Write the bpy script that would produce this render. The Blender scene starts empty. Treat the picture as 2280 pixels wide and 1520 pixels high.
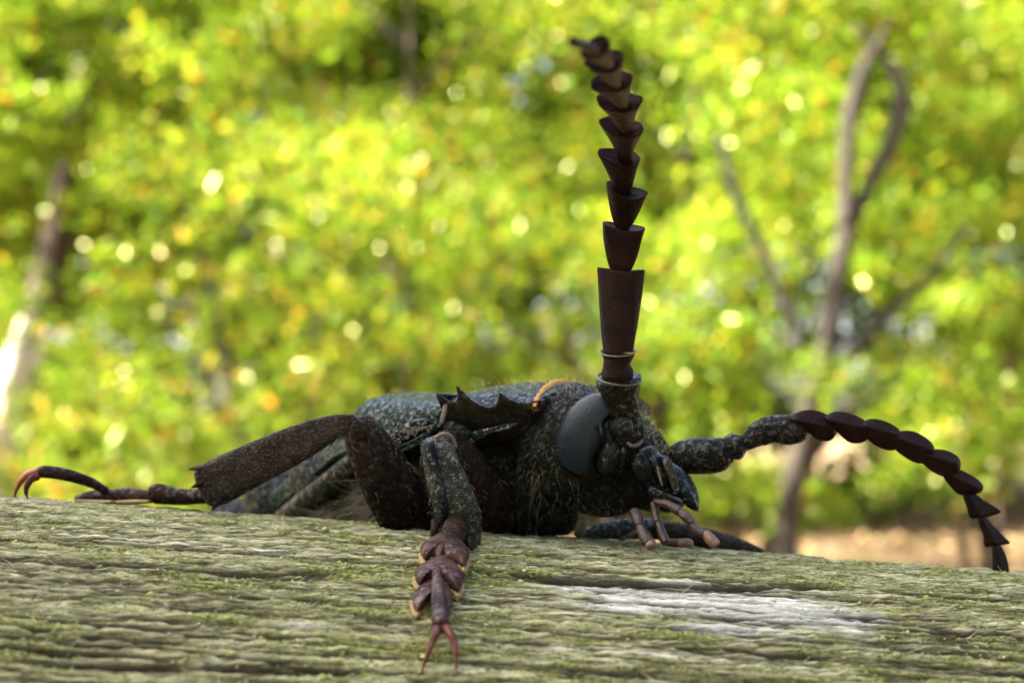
import bpy, math, random
import numpy as np
from mathutils import Vector, Matrix

# ------------------------------------------------------------------ camera, sky, sun, exposure
SC = bpy.context.scene
COL = SC.collection
MM = 0.001
FPX = 3729.0                      # focal length in photo pixels (photo 2280 x 1520)
PITCH = math.radians(3.07)
CAM = np.array([0.0, -80.0, 5.0])  # millimetres; origin = crest of the pole under the beetle
RIGHT = np.array([1.0, 0, 0])
FWD = np.array([0, math.cos(PITCH), math.sin(PITCH)])
UPV = np.array([0, -math.sin(PITCH), math.cos(PITCH)])

cam = bpy.data.cameras.new("camera")
cam_o = bpy.data.objects.new("camera", cam)
COL.objects.link(cam_o)
cam_o.location = CAM * MM
cam_o.rotation_euler = (math.radians(90) + PITCH, 0, 0)
cam.sensor_width = 36.0
cam.lens = 36.0 / 2280 * FPX
cam.clip_start = 0.005
cam.clip_end = 600
cam.dof.use_dof = True
cam.dof.focus_distance = 72.5 * MM
cam.dof.aperture_fstop = 74.0
SC.camera = cam_o

SUN_AZ = math.radians(-92)        # clockwise from +Y (away from the camera)
SUN_EL = math.radians(52)
SUN_DIR = np.array([math.sin(SUN_AZ) * math.cos(SUN_EL), math.cos(SUN_AZ) * math.cos(SUN_EL), math.sin(SUN_EL)])
world = bpy.data.worlds.new("World")
SC.world = world
world.use_nodes = True
wn = world.node_tree
sky = wn.nodes.new("ShaderNodeTexSky")
sky.sky_type = 'NISHITA'
sky.sun_disc = False
sky.sun_elevation = SUN_EL
sky.sun_rotation = SUN_AZ
sky.dust_density = 5.0
sky.ozone_density = 0.3
sky.air_density = 0.8
wn.links.new(sky.outputs[0], wn.nodes["Background"].inputs[0])
wn.nodes["Background"].inputs[1].default_value = 0.07
sun = bpy.data.lights.new("sun", 'SUN')
sun.energy = 5.0
sun.angle = math.radians(0.5)
sun.color = (1.0, 0.93, 0.80)
sun_o = bpy.data.objects.new("sun", sun)
COL.objects.link(sun_o)
sun_o.rotation_euler = Vector(SUN_DIR).to_track_quat('Z', 'Y').to_euler()
sun_o.location = (0, 0, 8)

SC.view_settings.view_transform = 'Standard'
SC.view_settings.look = 'None'
SC.view_settings.exposure = 3.92
SC.view_settings.gamma = 1.0
SC.view_settings.use_curve_mapping = False
SC.render.engine = 'CYCLES'
SC.cycles.use_denoising = True
SC.cycles.max_bounces = 8
SC.cycles.transmission_bounces = 6
SC.cycles.diffuse_bounces = 4
SC.cycles.sample_clamp_indirect = 4.0
SC.cycles.sample_clamp_direct = 40.0

RNG = np.random.default_rng(7)

# ------------------------------------------------------------------ helpers
def W(px, py, d):
    """Place (millimetres) seen at photo pixel px,py at depth d millimetres."""
    return CAM + RIGHT * ((px - 1140) / FPX * d) + UPV * ((760 - py) / FPX * d) + FWD * d

def WP(pts):
    return np.array([W(*p) for p in pts])

def pxl(n, d):
    return n * d / FPX

def nrm(v):
    v = np.asarray(v, float)
    n = np.linalg.norm(v, axis=-1, keepdims=True)
    return v / np.maximum(n, 1e-12)

def project(P):
    q = P - CAM
    z = q @ FWD
    return 1140 + (q @ RIGHT) / z * FPX, 760 - (q @ UPV) / z * FPX, z

def tag(o, label=None, cat=None, group=None, kind=None):
    if label: o['label'] = label
    if cat: o['category'] = cat
    if group: o['group'] = group
    if kind: o['kind'] = kind
    return o

def mesh_obj(name, V, faces, mat, parent=None, scale=MM, smooth=True, sharp=None, attrs=None):
    """V (n,3) in millimetres (scale MM) or metres (scale 1); faces: list or int array (k, 3|4)."""
    me = bpy.data.meshes.new(name)
    V = np.asarray(V, float) * scale
    if isinstance(faces, np.ndarray):
        n = faces.shape[1]
        me.vertices.add(len(V)); me.vertices.foreach_set("co", V.ravel())
        me.loops.add(faces.size); me.loops.foreach_set("vertex_index", faces.ravel().astype(np.int32))
        me.polygons.add(len(faces))
        me.polygons.foreach_set("loop_start", np.arange(0, faces.size, n, dtype=np.int32))
        me.polygons.foreach_set("loop_total", np.full(len(faces), n, np.int32))
        me.update(calc_edges=True)
    else:
        me.from_pydata([tuple(v) for v in V], [], faces)
        me.update()
    me.validate()
    if attrs:
        for k, a in attrs.items():
            dom = 'POINT' if len(a) == len(V) else 'FACE'
            at = me.attributes.new(k, 'FLOAT', dom)
            at.data.foreach_set("value", np.asarray(a, np.float32))
    if smooth:
        me.shade_smooth()
        if sharp: me.set_sharp_from_angle(angle=math.radians(sharp))
    me.materials.append(mat)
    o = bpy.data.objects.new(name, me)
    COL.objects.link(o)
    if parent: o.parent = parent
    return o

class MB:
    def __init__(s): s.v = []; s.f = []; s.n = 0
    def add(s, V, F):
        s.f += [tuple(i + s.n for i in f) for f in F]
        s.v.append(np.asarray(V, float)); s.n += len(V)
        return s
    def obj(s, name, mat, parent=None, **k):
        return mesh_obj(name, np.vstack(s.v), s.f, mat, parent, **k)

def loft(rings, cap0=True, cap1=True):
    n = len(rings[0]); V = np.vstack(rings); F = []
    for i in range(len(rings) - 1):
        for j in range(n):
            a = i * n + j; b = i * n + (j + 1) % n
            F.append((a, b, b + n, a + n))
    V = list(V)
    if cap0:
        c = len(V); V.append(rings[0].mean(0))
        F += [(c, (j + 1) % n, j) for j in range(n)]
    if cap1:
        c = len(V); V.append(rings[-1].mean(0)); b = (len(rings) - 1) * n
        F += [(c, b + j, b + (j + 1) % n) for j in range(n)]
    return np.array(V), F

def spline(P, m):
    """Catmull-Rom through rows of P (any columns), m samples per span."""
    P = np.asarray(P, float)
    Q = np.vstack([2 * P[0] - P[1], P, 2 * P[-1] - P[-2]])
    out = []
    for i in range(len(P) - 1):
        p0, p1, p2, p3 = Q[i:i + 4]
        for t in np.linspace(0, 1, m, endpoint=False):
            out.append(0.5 * (2 * p1 + (p2 - p0) * t + (2 * p0 - 5 * p1 + 4 * p2 - p3) * t * t + (3 * p1 - p0 - 3 * p2 + p3) * t ** 3))
    out.append(P[-1])
    return np.array(out)

def limb(nodes, n=20, m=6, flat=1.0, side=None, power=2.0, roundend=True):
    """nodes: (px, py, depth, half width px) -> a tapering limb. flat = depth thickness / width; side = direction of the width."""
    A = spline(nodes, m)
    C = np.array([W(*a[:3]) for a in A]); R = np.array([pxl(a[3], a[2]) for a in A])
    T = nrm(np.gradient(C, axis=0))
    rings = []
    ang = np.linspace(0, 2 * math.pi, n, endpoint=False)
    for c, t, r in zip(C, T, R):
        view = nrm(c - CAM)
        e1 = nrm(np.cross(t, view)) if side is None else nrm(np.array(side) - t * np.dot(t, side))
        e2 = np.cross(t, e1)
        ca, sa = np.cos(ang), np.sin(ang)
        ca = np.sign(ca) * np.abs(ca) ** (2 / power); sa = np.sign(sa) * np.abs(sa) ** (2 / power)
        rings.append(c + np.outer(ca, e1) * r + np.outer(sa, e2) * r * flat)
    if roundend:
        def dome(ring, t, r):
            c = ring.mean(0)
            return [c + (ring - c) * math.cos(x) + t * r * 0.45 * math.sin(x) for x in (0.5, 0.95, 1.3)]
        rings = dome(rings[0], -T[0], R[0])[::-1] + rings + dome(rings[-1], T[-1], R[-1])
    return loft(rings)

def dome_plate(outline, bulge, flat=0.35, nz=9, depth_fn=None, power=2.0):
    """A lens-like body whose outline is given as (px,py,depth); bulge (mm) towards the camera, flat*bulge behind."""
    O = spline(np.vstack([outline, outline[:1]]), 5)[:-1]
    P = np.array([W(*p) for p in O]); c = P.mean(0); view = nrm(c - CAM)
    rings = []
    for s in np.linspace(0.02, 1, nz):
        rings.append(c + (P - c) * s - view * bulge * (1 - s ** power) ** (1 / power))
    for s in (0.85, 0.5, 0.05):
        rings.append(c + (P - c) * s + view * bulge * flat * math.sqrt(1 - s * s))
    return loft(rings)

def ellipsoid(px, py, d, rx, ry, rz, rot=0, n=28, m=18):
    """radii in pixels at that depth; rot in the picture plane (degrees, clockwise in the picture)."""
    k = d / FPX; c = W(px, py, d); a = math.radians(rot)
    e1 = RIGHT * math.cos(a) - UPV * math.sin(a); e2 = RIGHT * math.sin(a) + UPV * math.cos(a)
    rings = []
    for t in np.linspace(0.02, math.pi - 0.02, m):
        p = np.linspace(0, 2 * math.pi, n, endpoint=False)
        rings.append(c + np.outer(np.cos(p) * math.sin(t) * rx * k, e1) + np.full((n, 1), math.cos(t) * ry * k) * e2 + np.outer(np.sin(p) * math.sin(t) * rz * k, FWD))
    return loft(rings)

def spike(base, tip, r):
    """small sharp cone; base, tip in mm"""
    base = np.asarray(base); tip = np.asarray(tip); t = nrm(tip - base)
    e1 = nrm(np.cross(t, [0.3, 0.5, 0.81])); e2 = np.cross(t, e1)
    a = np.linspace(0, 2 * math.pi, 8, endpoint=False)
    ring = np.outer(np.cos(a), e1) + np.outer(np.sin(a), e2)
    return loft([base + ring * r, base + (tip - base) * 0.5 + ring * r * 0.62, tip + ring * r * 0.08])

def vnoise(x, y, seed):
    """smooth value noise, numpy, range -1..1"""
    r = np.random.default_rng(seed); N = 256
    T = r.random((N, N)) * 2 - 1
    xi = np.floor(x).astype(int); yi = np.floor(y).astype(int)
    fx = x - xi; fy = y - yi
    fx = fx * fx * (3 - 2 * fx); fy = fy * fy * (3 - 2 * fy)
    g = lambda a, b: T[a % N, b % N]
    return (g(xi, yi) * (1 - fx) + g(xi + 1, yi) * fx) * (1 - fy) + (g(xi, yi + 1) * (1 - fx) + g(xi + 1, yi + 1) * fx) * fy

# ------------------------------------------------------------------ materials
class NT:
    def __init__(s, name):
        s.m = bpy.data.materials.new(name); s.m.use_nodes = True
        s.t = s.m.node_tree; s.b = s.t.nodes["Principled BSDF"]
        s.out = s.t.nodes["Material Output"]
    def n(s, typ, **k):
        nd = s.t.nodes.new(typ)
        for a, v in k.items():
            if a.startswith("i_"):
                nd.inputs[a[2:].replace("_", " ")].default_value = v
            else: setattr(nd, a, v)
        return nd
    def l(s, a, b): s.t.links.new(a, b)
    def coords(s, scale=(1000, 1000, 1000), rot=(0, 0, 0)):
        tc = s.n("ShaderNodeTexCoord"); mp = s.n("ShaderNodeMapping")
        mp.inputs["Scale"].default_value = scale; mp.inputs["Rotation"].default_value = rot
        s.l(tc.outputs["Object"], mp.inputs[0]); return mp.outputs[0]
    def noise(s, vec, scale, detail=4, rough=0.55):
        nd = s.n("ShaderNodeTexNoise"); nd.inputs["Scale"].default_value = scale
        nd.inputs["Detail"].default_value = detail; nd.inputs["Roughness"].default_value = rough
        s.l(vec, nd.inputs["Vector"]); return nd.outputs[0]
    def voro(s, vec, scale, feature='F1'):
        nd = s.n("ShaderNodeTexVoronoi"); nd.feature = feature; nd.inputs["Scale"].default_value = scale
        s.l(vec, nd.inputs["Vector"]); return nd.outputs[0]
    def ramp(s, fac, stops):
        r = s.n("ShaderNodeValToRGB"); e = r.color_ramp.elements
        while len(e) > 1: e.remove(e[-1])
        for i, (p, c) in enumerate(stops):
            el = e[0] if i == 0 else e.new(p)
            el.position = p; el.color = (*c, 1) if len(c) == 3 else c
        s.l(fac, r.inputs[0]); return r.outputs[0]
    def mix(s, f, a, b, mode='MIX'):
        m = s.n("ShaderNodeMix", data_type='RGBA', blend_type=mode)
        if isinstance(f, float): m.inputs[0].default_value = f
        else: s.l(f, m.inputs[0])
        for x, i in ((a, 6), (b, 7)):
            if isinstance(x, tuple): m.inputs[i].default_value = (*x, 1)
            else: s.l(x, m.inputs[i])
        return m.outputs[2]
    def math(s, op, a, b=0.0):
        m = s.n("ShaderNodeMath", operation=op)
        for x, i in ((a, 0), (b, 1)):
            if isinstance(x, (int, float)): m.inputs[i].default_value = x
            else: s.l(x, m.inputs[i])
        return m.outputs[0]
    def bump(s, h, dist, strength=1.0, prev=None):
        b = s.n("ShaderNodeBump"); b.inputs["Distance"].default_value = dist; b.inputs["Strength"].default_value = strength
        s.l(h, b.inputs["Height"])
        if prev: s.l(prev, b.inputs["Normal"])
        return b.outputs[0]

def chitin(name, col, col2=None, rough=0.38, pit=6.0, pit_depth=0.05, wrinkle=2.0, wr_depth=0.05, spec=0.5, rvar=0.25, glint=3.5):
    """horny beetle shell: dark colour with slight mottling, pitted and wrinkled, uneven gloss"""
    a = NT(name); v = a.coords()
    n1 = a.noise(v, 0.9, 5)
    c = a.mix(a.ramp(n1, [(0.35, (0, 0, 0)), (0.7, (1, 1, 1))]), col, col2 or tuple(x * 1.8 for x in col))
    a.l(c, a.b.inputs["Base Color"])
    n2 = a.noise(v, 3.0, 4)
    r = a.n("ShaderNodeMapRange"); r.inputs[1].default_value = 0.3; r.inputs[2].default_value = 0.7
    r.inputs[3].default_value = rough; r.inputs[4].default_value = rough + rvar
    a.l(n2, r.inputs[0]); a.l(r.outputs[0], a.b.inputs["Roughness"])
    if glint:
        sn = a.ramp(a.noise(v, glint, 4, 0.7), [(0.50, (0.04, 0.04, 0.04)), (0.66, (1, 1, 1))])
        a.l(a.math('MULTIPLY', sn, spec), a.b.inputs["Specular IOR Level"])
    else: a.b.inputs["Specular IOR Level"].default_value = spec
    # distort the pit pattern so that pits are irregular
    w = a.n("ShaderNodeVectorMath", operation='ADD'); nz = a.n("ShaderNodeTexNoise"); nz.inputs["Scale"].default_value = pit * 0.6
    a.l(v, nz.inputs["Vector"]); a.l(v, w.inputs[0])
    sc = a.n("ShaderNodeVectorMath", operation='SCALE'); sc.inputs[3].default_value = 0.9 / pit
    a.l(nz.outputs["Color"], sc.inputs[0]); a.l(sc.outputs[0], w.inputs[1])
    vo = a.voro(w.outputs[0], pit, 'SMOOTH_F1')
    h = a.ramp(vo, [(0.0, (0, 0, 0)), (0.30, (0.8, 0.8, 0.8)), (0.55, (1, 1, 1))])
    b = a.bump(a.noise(v, wrinkle, 6, 0.65), wr_depth * MM * 2.2)
    b = a.bump(h, pit_depth * MM * 1.0, 1.0, b)
    a.l(b, a.b.inputs["Normal"])
    return a.m

def plain(name, col, rough=0.5, col2=None, scale=4.0, sss=0.0, trans=0.0):
    a = NT(name); v = a.coords()
    c = a.mix(a.noise(v, scale, 4), col, col2 or tuple(x * 0.6 for x in col))
    a.l(c, a.b.inputs["Base Color"]); a.b.inputs["Roughness"].default_value = rough
    if sss:
        a.b.inputs["Subsurface Weight"].default_value = sss
        a.b.inputs["Subsurface Radius"].default_value = (0.0006, 0.0003, 0.0001)
        a.b.inputs["Subsurface Scale"].default_value = 0.5
    a.l(a.bump(a.noise(v, scale * 2, 5), 0.00006), a.b.inputs["Normal"])
    return a.m

M = {}
M['shell'] = chitin('black_shell', (0.004, 0.005, 0.0035), (0.010, 0.010, 0.006), 0.22, 9.0, 0.06, 3.0, 0.07, 0.3, glint=4)
M['pronotum'] = chitin('pitted_shell', (0.004, 0.006, 0.005), (0.010, 0.013, 0.010), 0.13, 8.0, 0.12, 4.0, 0.07, 0.8, glint=5)
M['elytra'] = chitin('wrinkled_wing_case', (0.003, 0.010, 0.005), (0.008, 0.020, 0.010), 0.11, 6.0, 0.11, 2.6, 0.09, 0.85, glint=4.5)
M['gloss'] = chitin('glossy_shell', (0.003, 0.0045, 0.0035), (0.007, 0.010, 0.007), 0.05, 5.0, 0.03, 1.8, 0.06, 0.7, 0.16, glint=2.2)
M['flank'] = chitin('smooth_flank', (0.006, 0.006, 0.004), (0.017, 0.014, 0.008), 0.25, 9.0, 0.03, 2.0, 0.04, 0.45, glint=3)
M['leg_brown'] = chitin('brown_leg', (0.011, 0.008, 0.006), (0.030, 0.023, 0.016), 0.24, 10, 0.08, 4.0, 0.06, 0.3, glint=6)
M['leg_red'] = chitin('red_brown_leg', (0.0075, 0.0052, 0.0038), (0.019, 0.0125, 0.0085), 0.26, 11, 0.05, 4, 0.05, 0.3, glint=3.5)
M['leg_olive'] = chitin('olive_leg', (0.010, 0.011, 0.007), (0.030, 0.030, 0.018), 0.17, 10.0, 0.05, 3.0, 0.06, 0.9, glint=4)
M['antenna'] = chitin('antenna_shell', (0.004, 0.0018, 0.0014), (0.012, 0.0042, 0.0028), 0.50, 12, 0.02, 5.0, 0.03, 0.07, 0.15, glint=None)
M['antenna_black'] = chitin('antenna_base_shell', (0.004, 0.0042, 0.003), (0.010, 0.010, 0.006), 0.14, 9.0, 0.05, 3.0, 0.06, 0.6, glint=4)
M['tarsus'] = chitin('red_foot', (0.018, 0.008, 0.0055), (0.062, 0.032, 0.023), 0.26, 12, 0.015, 3.0, 0.03, 0.45)
M['tarsus_dark'] = chitin('dark_foot', (0.011, 0.006, 0.0045), (0.028, 0.014, 0.009), 0.34, 12, 0.015, 3.0, 0.03, 0.4)
M['claw'] = chitin('claw_horn', (0.045, 0.014, 0.008), (0.08, 0.026, 0.014), 0.25, 8.0, 0.01, 3.0, 0.01, 0.45)
M['claw_amber'] = plain('amber_claw', (0.26, 0.07, 0.012), 0.3, (0.12, 0.03, 0.008), 1.5, 0.3)
M['pad'] = plain('yellow_foot_pad', (0.26, 0.18, 0.05), 0.85, (0.10, 0.06, 0.02), 5.0, 0.2)
M['band'] = plain('orange_fringe', (0.42, 0.21, 0.03), 0.85, (0.24, 0.11, 0.016), 9.0, 0.2)
M['rim'] = plain('pale_rim', (0.035, 0.03, 0.026), 0.35, (0.012, 0.01, 0.009), 5.0)
M['palp'] = plain('red_palp', (0.034, 0.010, 0.004), 0.34, (0.010, 0.003, 0.002), 5.0)
M['palp_tip'] = plain('amber_palp_tip', (0.15, 0.085, 0.04), 0.4, (0.05, 0.02, 0.009), 3.0)
M['cream'] = plain('cream_membrane', (0.11, 0.085, 0.045), 0.6, (0.03, 0.025, 0.015), 8.0)
M['hair'] = plain('olive_hair', (0.10, 0.085, 0.042), 0.6, (0.018, 0.015, 0.009), 1.2)
M['hair_pale'] = plain('pale_hair', (0.20, 0.17, 0.09), 0.6, (0.05, 0.043, 0.025), 0.8)
M['hair_gold'] = plain('golden_hair', (0.50, 0.42, 0.10), 0.6, (0.36, 0.30, 0.06), 0.8)

def eye_mat():
    a = NT('faceted_eye'); v = a.coords()
    a.l(a.mix(a.noise(v, 0.7, 3), (0.005, 0.009, 0.011), (0.010, 0.016, 0.019)), a.b.inputs["Base Color"])
    a.b.inputs["Roughness"].default_value = 0.2; a.b.inputs["Specular IOR Level"].default_value = 0.11
    vo = a.n("ShaderNodeTexVoronoi"); vo.inputs["Scale"].default_value = 11.0; vo.inputs["Randomness"].default_value = 0.45
    a.l(v, vo.inputs["Vector"])
    h = a.math('SUBTRACT', 1.0, vo.outputs["Distance"])
    a.l(a.bump(h, 0.00002, 1.0), a.b.inputs["Normal"])
    return a.m
M['eye'] = eye_mat()

def leaf_mat(name, greens, trans=0.5, hue_dry=(0.30, 0.13, 0.03)):
    """thin leaf: diffuse + transmitted light + a little gloss; colour differs leaf by leaf"""
    a = NT(name); a.t.nodes.remove(a.b)
    at = a.n("ShaderNodeAttribute"); at.attribute_name = "tone"
    c = a.ramp(at.outputs["Fac"], greens)
    d = a.n("ShaderNodeBsdfDiffuse"); a.l(c, d.inputs[0])
    tr = a.n("ShaderNodeBsdfTranslucent")
    a.l(a.mix(1.0, c, (1.25, 1.15, 0.5), 'MULTIPLY'), tr.inputs[0])
    m1 = a.n("ShaderNodeMixShader"); m1.inputs[0].default_value = trans
    a.l(d.outputs[0], m1.inputs[1]); a.l(tr.outputs[0], m1.inputs[2])
    g = a.n("ShaderNodeBsdfGlossy"); g.inputs["Roughness"].default_value = 0.22; g.inputs[0].default_value = (1.0, 0.92, 0.5, 1)
    m2 = a.n("ShaderNodeMixShader"); m2.inputs[0].default_value = 0.014
    a.l(m1.outputs[0], m2.inputs[1]); a.l(g.outputs[0], m2.inputs[2])
    a.l(m2.outputs[0], a.out.inputs[0])
    return a.m

M['leaf'] = leaf_mat('woodland_leaf', [(0.0, (0.055, 0.12, 0.008)), (0.5, (0.118, 0.192, 0.020)), (0.85, (0.24, 0.25, 0.032)), (0.93, (0.22, 0.15, 0.02)), (1.0, (0.24, 0.11, 0.03))])
M['leaf_bright'] = leaf_mat('bright_leaf', [(0.0, (0.04, 0.095, 0.008)), (0.5, (0.09, 0.138, 0.016)), (0.9, (0.205, 0.195, 0.028)), (1.0, (0.26, 0.14, 0.03))])

M['leaf_darkened'] = leaf_mat('darkened_leaf', [(0.0, (0.012, 0.022, 0.008)), (0.5, (0.024, 0.040, 0.011)), (1.0, (0.045, 0.055, 0.016))], 0.2)  # leaf colour darkened as if shaded, for the unseen added wood

def bark_mat(name, c1, c2):
    a = NT(name); v = a.coords((1, 1, 0.3))
    a.l(a.mix(a.noise(v, 14, 6, 0.65), c1, c2), a.b.inputs["Base Color"]); a.b.inputs["Roughness"].default_value = 0.9
    a.l(a.bump(a.noise(v, 40, 5), 0.02), a.b.inputs["Normal"])
    return a.m
M['bark'] = bark_mat('dark_bark', (0.022, 0.013, 0.006), (0.065, 0.038, 0.016))
M['bark_dark'] = bark_mat('darkened_bark', (0.009, 0.0055, 0.003), (0.026, 0.015, 0.007))  # bark colour darkened to offset the sun on the forked trunk
M['bark_sunlit'] = bark_mat('sunlit_bark', (0.30, 0.23, 0.17), (0.55, 0.47, 0.38))  # pale bark with sunlight put into its colour

def ground_mat():
    a = NT('leaf_litter'); v = a.coords((1, 1, 1))
    n = a.noise(v, 1.2, 6, 0.6); n2 = a.noise(v, 9.0, 6, 0.7)
    c = a.mix(n2, (0.07, 0.042, 0.02), (0.24, 0.15, 0.065))
    c = a.mix(a.ramp(n, [(0.5, (0, 0, 0)), (0.66, (1, 1, 1))]), c, (0.09, 0.10, 0.015))
    a.l(c, a.b.inputs["Base Color"]); a.b.inputs["Roughness"].default_value = 0.95
    a.l(a.bump(n2, 0.05), a.b.inputs["Normal"])
    return a.m
M['ground'] = ground_mat()

# ------------------------------------------------------------------ ground
GZ = -0.82
g = np.unique(np.concatenate([-np.geomspace(1, 160, 40), np.linspace(-1, 1, 7), np.geomspace(1, 160, 40)]))
gx, gy = np.meshgrid(g, g, indexing='ij')
gz = GZ + 0.05 * vnoise(gx * 0.8, gy * 0.8, 3) + 0.16 * vnoise(gx * 0.23 + 9, gy * 0.23, 4) * np.clip((np.hypot(gx, gy) - 1.5) / 4, 0, 1)
ng = len(g)
i, j = np.meshgrid(np.arange(ng - 1), np.arange(ng - 1), indexing='ij')
a = (i * ng + j).ravel()
ground = mesh_obj('ground', np.stack([gx, gy, gz], -1).reshape(-1, 3), np.stack([a, a + ng, a + ng + 1, a + 1], 1), M['ground'], scale=1.0)
tag(ground, 'brown leaf-littered woodland floor behind the wooden pole', kind='structure')

# ------------------------------------------------------------------ the weathered pole
R_LOG = 50.0
TILT = math.radians(4.25)
LX = np.array([math.cos(TILT), 0, -math.sin(TILT)])
LZ = np.array([math.sin(TILT), 0, math.cos(TILT)])
LY = np.array([0, 1.0, 0])

def log_hit(px, py):
    """depth where the ray through a pixel meets the pole (bare cylinder), None when it passes above"""
    d = RIGHT * ((px - 1140) / FPX) + UPV * ((760 - py) / FPX) + FWD
    o = CAM + LZ * R_LOG
    oy, oz, dy, dz = o @ LY, o @ LZ, d @ LY, d @ LZ
    A = dy * dy + dz * dz; B = 2 * (oy * dy + oz * dz); Cc = oy * oy + oz * oz - R_LOG ** 2
    D = B * B - 4 * A * Cc
    return None if D < 0 else (-B - math.sqrt(D)) / (2 * A)

def log_sd(px, py):
    """along (mm) and angle (degrees, positive to the camera) of a pixel on the pole"""
    d = log_hit(px, py) or log_hit(px, py + 12) or 80
    p = W(px, py, d)
    return p @ LX, math.degrees(math.atan2(-(p @ LY), p @ LZ + R_LOG))

s_f = np.arange(-31, 31.01, 0.12)
s_c = np.geomspace(0.4, 760, 34)
S = np.concatenate([-31 - s_c[::-1], s_f, 31 + s_c])
t_f = np.arange(-9, 33.01, 0.05)
t_c = np.linspace(0, 318, 70)[1:-1]
TH = np.concatenate([t_f, 33 + t_c])           # degrees; closes the circle
ns, nt_ = len(S), len(TH)
SS, TT = np.meshgrid(S, TH, indexing='ij')
U = SS; V_ = TT * R_LOG * math.pi / 180         # mm along, mm round

def grain_height(u, v):
    """long fibres with cracks, in mm"""
    warp = 0.2 * vnoise(u * 0.03, v * 0.12, 11) + 0.06 * vnoise(u * 0.15, v * 0.3, 12)
    w = v + warp
    h = 0.05 * vnoise(u * 0.025, w * 0.75, 21)
    h += 0.06 * vnoise(u * 0.05, w * 1.7, 22)
    h += 0.08 * vnoise(u * 0.10, w * 3.4, 23)
    h += 0.08 * vnoise(u * 0.35, w * 6.5, 24)
    h += 0.055 * vnoise(u * 2.0, w * 3.2, 25) + 0.04 * vnoise(u * 4.0, w * 5.0, 26)
    for fu, fw, wd, dp, sd in ((0.09, 1.5, 0.07, 0.16, 35), (0.16, 2.8, 0.10, 0.15, 36), (0.30, 5.0, 0.14, 0.10, 37)):
        ln = np.abs(vnoise(u * fu + sd, w * fw, sd))
        h -= dp * np.exp(-(ln / wd) ** 2) * np.clip(0.55 + vnoise(u * fu * 2.2, w * fw * 0.8, sd + 10), 0, 1)
    # open splits where two slow waves nearly cancel
    cr = np.abs(vnoise(u * 0.03 + 4, w * 0.9, 31))
    gate = np.clip(vnoise(u * 0.07, w * 0.5, 32) * 1.6 + 0.1, 0, 1)
    h -= 0.42 * np.exp(-(cr / 0.035) ** 2) * gate
    cr2 = np.abs(vnoise(u * 0.06 + 40, w * 2.1, 33))
    gate2 = np.clip(vnoise(u * 0.12 + 3, w * 0.9, 34) * 1.6, 0, 1)
    h -= 0.25 * np.exp(-(cr2 / 0.05) ** 2) * gate2
    return h

H = grain_height(U, V_)
# the few cracks one can pick out in the photograph: (pixel path), half width mm, depth mm
CR = [([(1130, 1272), (1300, 1284), (1480, 1292), (1660, 1300), (1790, 1302), (1880, 1310)], 0.26, 1.5),
      ([(0, 1198), (180, 1206), (330, 1208)], 0.09, 0.6), ([(0, 1240), (200, 1252), (420, 1262), (560, 1268), (760, 1276)], 0.10, 0.75),
      ([(0, 1432), (120, 1446), (260, 1452), (420, 1470)], 0.26, 0.8), ([(300, 1340), (520, 1352)], 0.08, 0.5),
      ([(1960, 1300), (2120, 1312), (2280, 1318)], 0.09, 0.7), ([(2040, 1388), (2160, 1402), (2280, 1412)], 0.16, 0.9),
      ([(1500, 1444), (1720, 1452), (1900, 1460)], 0.09, 0.55), ([(1850, 1366), (2020, 1374), (2200, 1382)], 0.09, 0.55), ([(430, 1476), (640, 1484), (840, 1490)], 0.14, 0.6), ([(1060, 1420), (1250, 1424)], 0.12, 0.6)]
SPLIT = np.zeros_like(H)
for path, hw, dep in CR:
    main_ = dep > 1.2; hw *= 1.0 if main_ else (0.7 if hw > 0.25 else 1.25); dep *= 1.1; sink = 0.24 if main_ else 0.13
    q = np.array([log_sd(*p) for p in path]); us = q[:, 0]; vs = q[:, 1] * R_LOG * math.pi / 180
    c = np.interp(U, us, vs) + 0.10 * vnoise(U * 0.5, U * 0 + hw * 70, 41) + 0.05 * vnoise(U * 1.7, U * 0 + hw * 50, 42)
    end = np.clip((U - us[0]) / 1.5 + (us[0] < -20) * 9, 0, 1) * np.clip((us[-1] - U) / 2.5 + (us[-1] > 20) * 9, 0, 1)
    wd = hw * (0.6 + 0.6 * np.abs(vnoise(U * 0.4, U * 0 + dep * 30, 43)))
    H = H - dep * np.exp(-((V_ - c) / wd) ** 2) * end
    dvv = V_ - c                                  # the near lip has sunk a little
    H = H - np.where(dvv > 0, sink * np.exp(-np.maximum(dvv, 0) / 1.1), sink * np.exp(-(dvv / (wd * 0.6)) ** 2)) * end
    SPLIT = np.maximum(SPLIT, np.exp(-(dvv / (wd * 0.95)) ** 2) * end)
rc = np.random.default_rng(404)
for k in range(1000):                             # short hairline splits along the grain
    u0 = rc.uniform(-30, 30); v0 = rc.uniform(-6, 28) ; ln_ = rc.gamma(2.2, 2.4); hw = rc.uniform(0.035, 0.09); dp = rc.uniform(0.10, 0.34)
    ia, ib = np.searchsorted(S, (u0 - ln_, u0 + ln_)); ja, jb = np.searchsorted(t_f, ((v0 - .7) / R_LOG * 57.2958, (v0 + .7) / R_LOG * 57.2958))
    uu = U[ia:ib, ja:jb]; vv = V_[ia:ib, ja:jb]
    if uu.size == 0: continue
    c = v0 + 0.10 * vnoise(uu * 0.45 + k, uu * 0 + k * .37, 44) + (uu - u0) * rc.normal(0, 0.012)
    fade = np.clip((1 - ((uu - u0) / ln_) ** 2) * 1.6, 0, 1)
    H[ia:ib, ja:jb] -= dp * np.exp(-((vv - c) / hw) ** 2) * fade
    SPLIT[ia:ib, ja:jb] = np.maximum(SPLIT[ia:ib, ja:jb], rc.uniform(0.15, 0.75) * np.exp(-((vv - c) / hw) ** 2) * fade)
mask_fine = (np.abs(U) < 36) & (TT < 40)
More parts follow.
